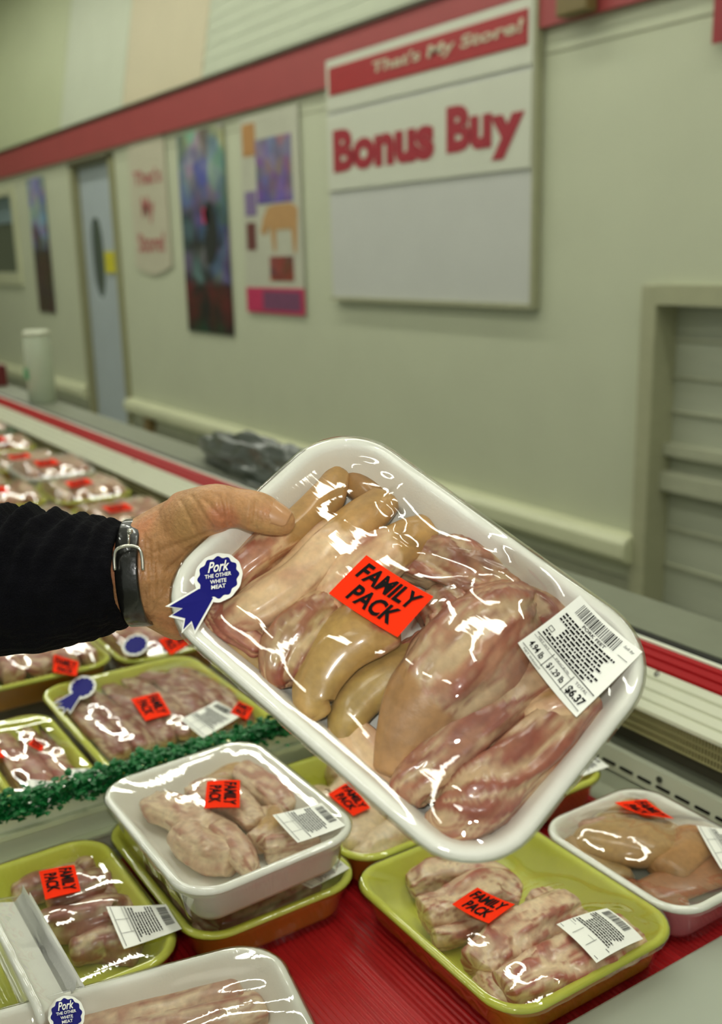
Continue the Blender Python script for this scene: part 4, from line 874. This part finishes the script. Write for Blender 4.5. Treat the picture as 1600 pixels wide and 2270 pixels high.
# creases of the thumb joints and wrist, pressed into the skin
CR = [((560, 1112), (552, 1168), .0008, 3), ((571, 1116), (566, 1168), .0007, 3), ((580, 1120), (577, 1166), .0005, 3), ((400, 1110), (440, 1190), .0005, 4), ((425, 1100), (470, 1170), .0006, 4), ((318, 1180), (322, 1350), .0006, 4), ((360, 1290), (400, 1345), .0006, 4), ((486, 1100), (500, 1165), .0011, 5), ((505, 1098), (512, 1160), .0009, 4), ((562, 1108), (556, 1165), .0007, 4), ((455, 1110), (492, 1150), .0008, 5), ((330, 1200), (336, 1340), .0009, 5), ((348, 1210), (352, 1330), .0007, 4), ((345, 1225), (470, 1180), .0008, 5), ((345, 1350), (420, 1240), .0008, 6), ((370, 1265), (425, 1215), .0006, 4)]
for (p, q, dpt, wd) in CR:
    vx, vy = q[0]-p[0], q[1]-p[1]; t_ = ((PX-p[0])*vx+(PY-p[1])*vy)/(vx*vx+vy*vy); tt = np.clip(t_, 0, 1)
    dd = np.hypot(PX-p[0]-tt*vx, PY-p[1]-tt*vy); fc = (Nn @ (R @ np.array([0, 0, 1.]))) > -.1
    Vn -= Nn*(dpt*1.7*np.exp(-(dd/wd)**2)*fc)[:, None]
hm.vertices.foreach_set('co', Vn.ravel())
for i, v_ in enumerate(Vn):
    a_ = noise.noise(Vector(v_)*22); b_ = noise.noise(Vector(v_)*60+Vector((5, 5, 5)))
    c = SKC*(1+.08*b_); w1 = sm(.05, .5, a_+.25*b_); c = c*(1-w1*.5)+SKR*w1*.5; w2 = sm(.1, .5, -a_); c = c*(1-w2*.5)+SKY*w2*.5
    dt = math.hypot(PX[i]-590, (PY[i]-1135)*1.2); w3 = max(0, 1-dt/40)*.35; c = c*(1-w3)+SKR*w3; col[i, :3] = c
ca_ = hm.color_attributes.new('tint', 'FLOAT_COLOR', 'POINT'); ca_.data.foreach_set('color', col.ravel())
hm.materials.append(vcol_mat('human_skin', .5, .08, .6, 380, .12, .12, 260)); hm.polygons.foreach_set('use_smooth', [True]*len(hm.polygons)); hm.update()
person = link('person', hm); tag(person, "person's left hand and forearm in a dark sleeve holding the large tray", 'person')
# thumb nail, facing away from the film
ta_, tb2 = hpt(592, 1144, .0155), hpt(628, 1158, .0140); td = (tb2-ta_)/np.linalg.norm(tb2-ta_); up_ = n_h*.75+(R @ np.array([.2, .35, .55])); sd = np.cross(td, up_); sd /= np.linalg.norm(sd); up_ = np.cross(sd, td)
V = []; NN = 12
for i in range(NN+1):
    u_ = i/NN; hw = .86*math.sqrt(max(0, 1-max(0, (.25-u_)/.25)**2))*(1 if u_ < .8 else 1-.35*((u_-.8)/.2)**2)
    for jn in range(NN+1):
        th = (jn/NN*2-1)*hw; rad = .0136-.0042*u_**1.5; V.append(ta_+td*(u_*.0165)+sd*math.sin(th)*rad*.92+up_*(math.cos(th)*rad*.98-.0004))
Fc = [(i*(NN+1)+jn, (i+1)*(NN+1)+jn, (i+1)*(NN+1)+jn+1, i*(NN+1)+jn+1) for i in range(NN) for jn in range(NN)]
ob = link('thumb_nail', mesh('thumb_nail', V, Fc, mat('nail', (192, 142, 98), .35, .04, 90, coat=.3)), person); sf = ob.modifiers.new('s', 'SOLIDIFY'); sf.thickness = .0007
# sleeve
ax = [atd(-560, 1290, .80), atd(-200, 1290, .795), atd(0, 1288, .787), (atd(120, 1284, .783)), atd(220, 1276, .779), atd(285, 1272, .777)]
A_ = catmull(np.array(ax), 130); V = []; na = 120
camz = R @ np.array([0, 0, 1.])
for i, c in enumerate(A_):
    t_ = A_[min(i+1, 129)]-A_[max(i-1, 0)]; t_ /= np.linalg.norm(t_); S, U = frame(t_, camz)   # U faces the camera
    s_ = i/129; k_ = 1/F*.785
    ry = (162 if s_ < .5 else 162-(s_-.5)/.5*50)*k_; rz = .056-(.012*s_)
    if s_ > .94: ry -= (s_-.94)*60*k_
    for jn in range(na):
        an = 2*math.pi*jn/na; ca, sa = math.cos(an), math.sin(an)
        env = max(0, 1-abs(s_-.45)*1.8)
        fold = .0045*env*math.sin(s_*64+ca*7+2.5*noise.noise(Vector((ca*2, sa*2, s_*5))))*(.5+.5*ca*-1)+.003*noise.noise(Vector((ca*3, sa*3, s_*14)))
        knit = .0004*math.sin(jn*2*math.pi/3)
        lip = -.0 
        V.append(c+S*ca*(ry+fold+knit)+U*sa*(rz+fold+knit))
Fc = [(i*na+jn, i*na+(jn+1) % na, (i+1)*na+(jn+1) % na, (i+1)*na+jn) for i in range(129) for jn in range(na)]
n0 = len(V)
for jn in range(na): V.append(np.array(V[129*na+jn])*.90+A_[-1]*.10)      # the cuff turns in
for jn in range(na): V.append(np.array(V[125*na+jn])*.88+A_[125]*.12)
Fc += [tuple(range(na))]+[(129*na+jn, 129*na+(jn+1) % na, n0+(jn+1) % na, n0+jn) for jn in range(na)]+[(n0+jn, n0+(jn+1) % na, n0+na+(jn+1) % na, n0+na+jn) for jn in range(na)]
o = link('sleeve', mesh('sleeve', V, Fc, mat('navy_knit', (9, 9, 14), .9, .25, 60, spec=.12, bump=.9, bscale=900)), person); o['label'] = 'dark navy knitted sleeve'
# watch strap and buckle
V = []; nb = 64; prof = [(-.5, -.0003), (-.5, .0022), (-.42, .0030), (.42, .0030), (.5, .0022), (.5, -.0003)]
c0 = atd(309, 1269, .7765); t_ = A_[-1]-A_[-12]; t_ /= np.linalg.norm(t_); S, U = frame(t_, camz); k_ = .777/F
def wring(an, w_, h_): return c0+t_*w_*50*k_+S*math.cos(an)*(108*k_+h_)+U*math.sin(an)*(.0295+h_)
for jn in range(nb):
    an = 2*math.pi*jn/nb
    for p, q in prof: V.append(wring(an, p, q+.001))
m_ = len(prof); Fc = [(jn*m_+k, ((jn+1) % nb)*m_+k, ((jn+1) % nb)*m_+(k+1) % m_, jn*m_+(k+1) % m_) for jn in range(nb) for k in range(m_)]
stp = link('watch_strap', mesh('watch_strap', V, Fc, mat('black_leather', (20, 20, 18), .3, .1, 40, coat=.5, bump=.2)), person); stp['label'] = 'black leather watch strap'
def bk(px, py, d=.7415): return atd(px, py, d)
pth = catmull(np.array([bk(254, 1264, .742), bk(253, 1235, .742), bk(260, 1217), bk(285, 1210), bk(308, 1216), bk(315, 1235, .742), bk(317, 1264, .742)]), 40)
V, Fc = tube_vf(pth, .0013, 10); bu = link('buckle', mesh('buckle', V, Fc, mat('steel_bright', (210, 208, 196), .2, .03, metal=.9)), stp); bu['label'] = 'steel buckle'
V, Fc = tube_vf([bk(285, 1212, .7425), bk(285, 1190, .7415), bk(285, 1180, .744)], .0009, 8); link('buckle_pin', mesh('buckle_pin', V, Fc, MC['steel_bright']), stp)
V, Fc = tube_vf([bk(288, 1178, .7415), bk(288, 1178, .7435)], .0022, 12); link('strap_hole', mesh('strap_hole', V, Fc, MC['steel_bright']), stp)
bpy.context.view_layer.update()
print('objects', len(bpy.data.objects), 'tris', sum(len(m.loop_triangles) or sum(len(p.vertices)-2 for p in m.polygons) for m in bpy.data.meshes))
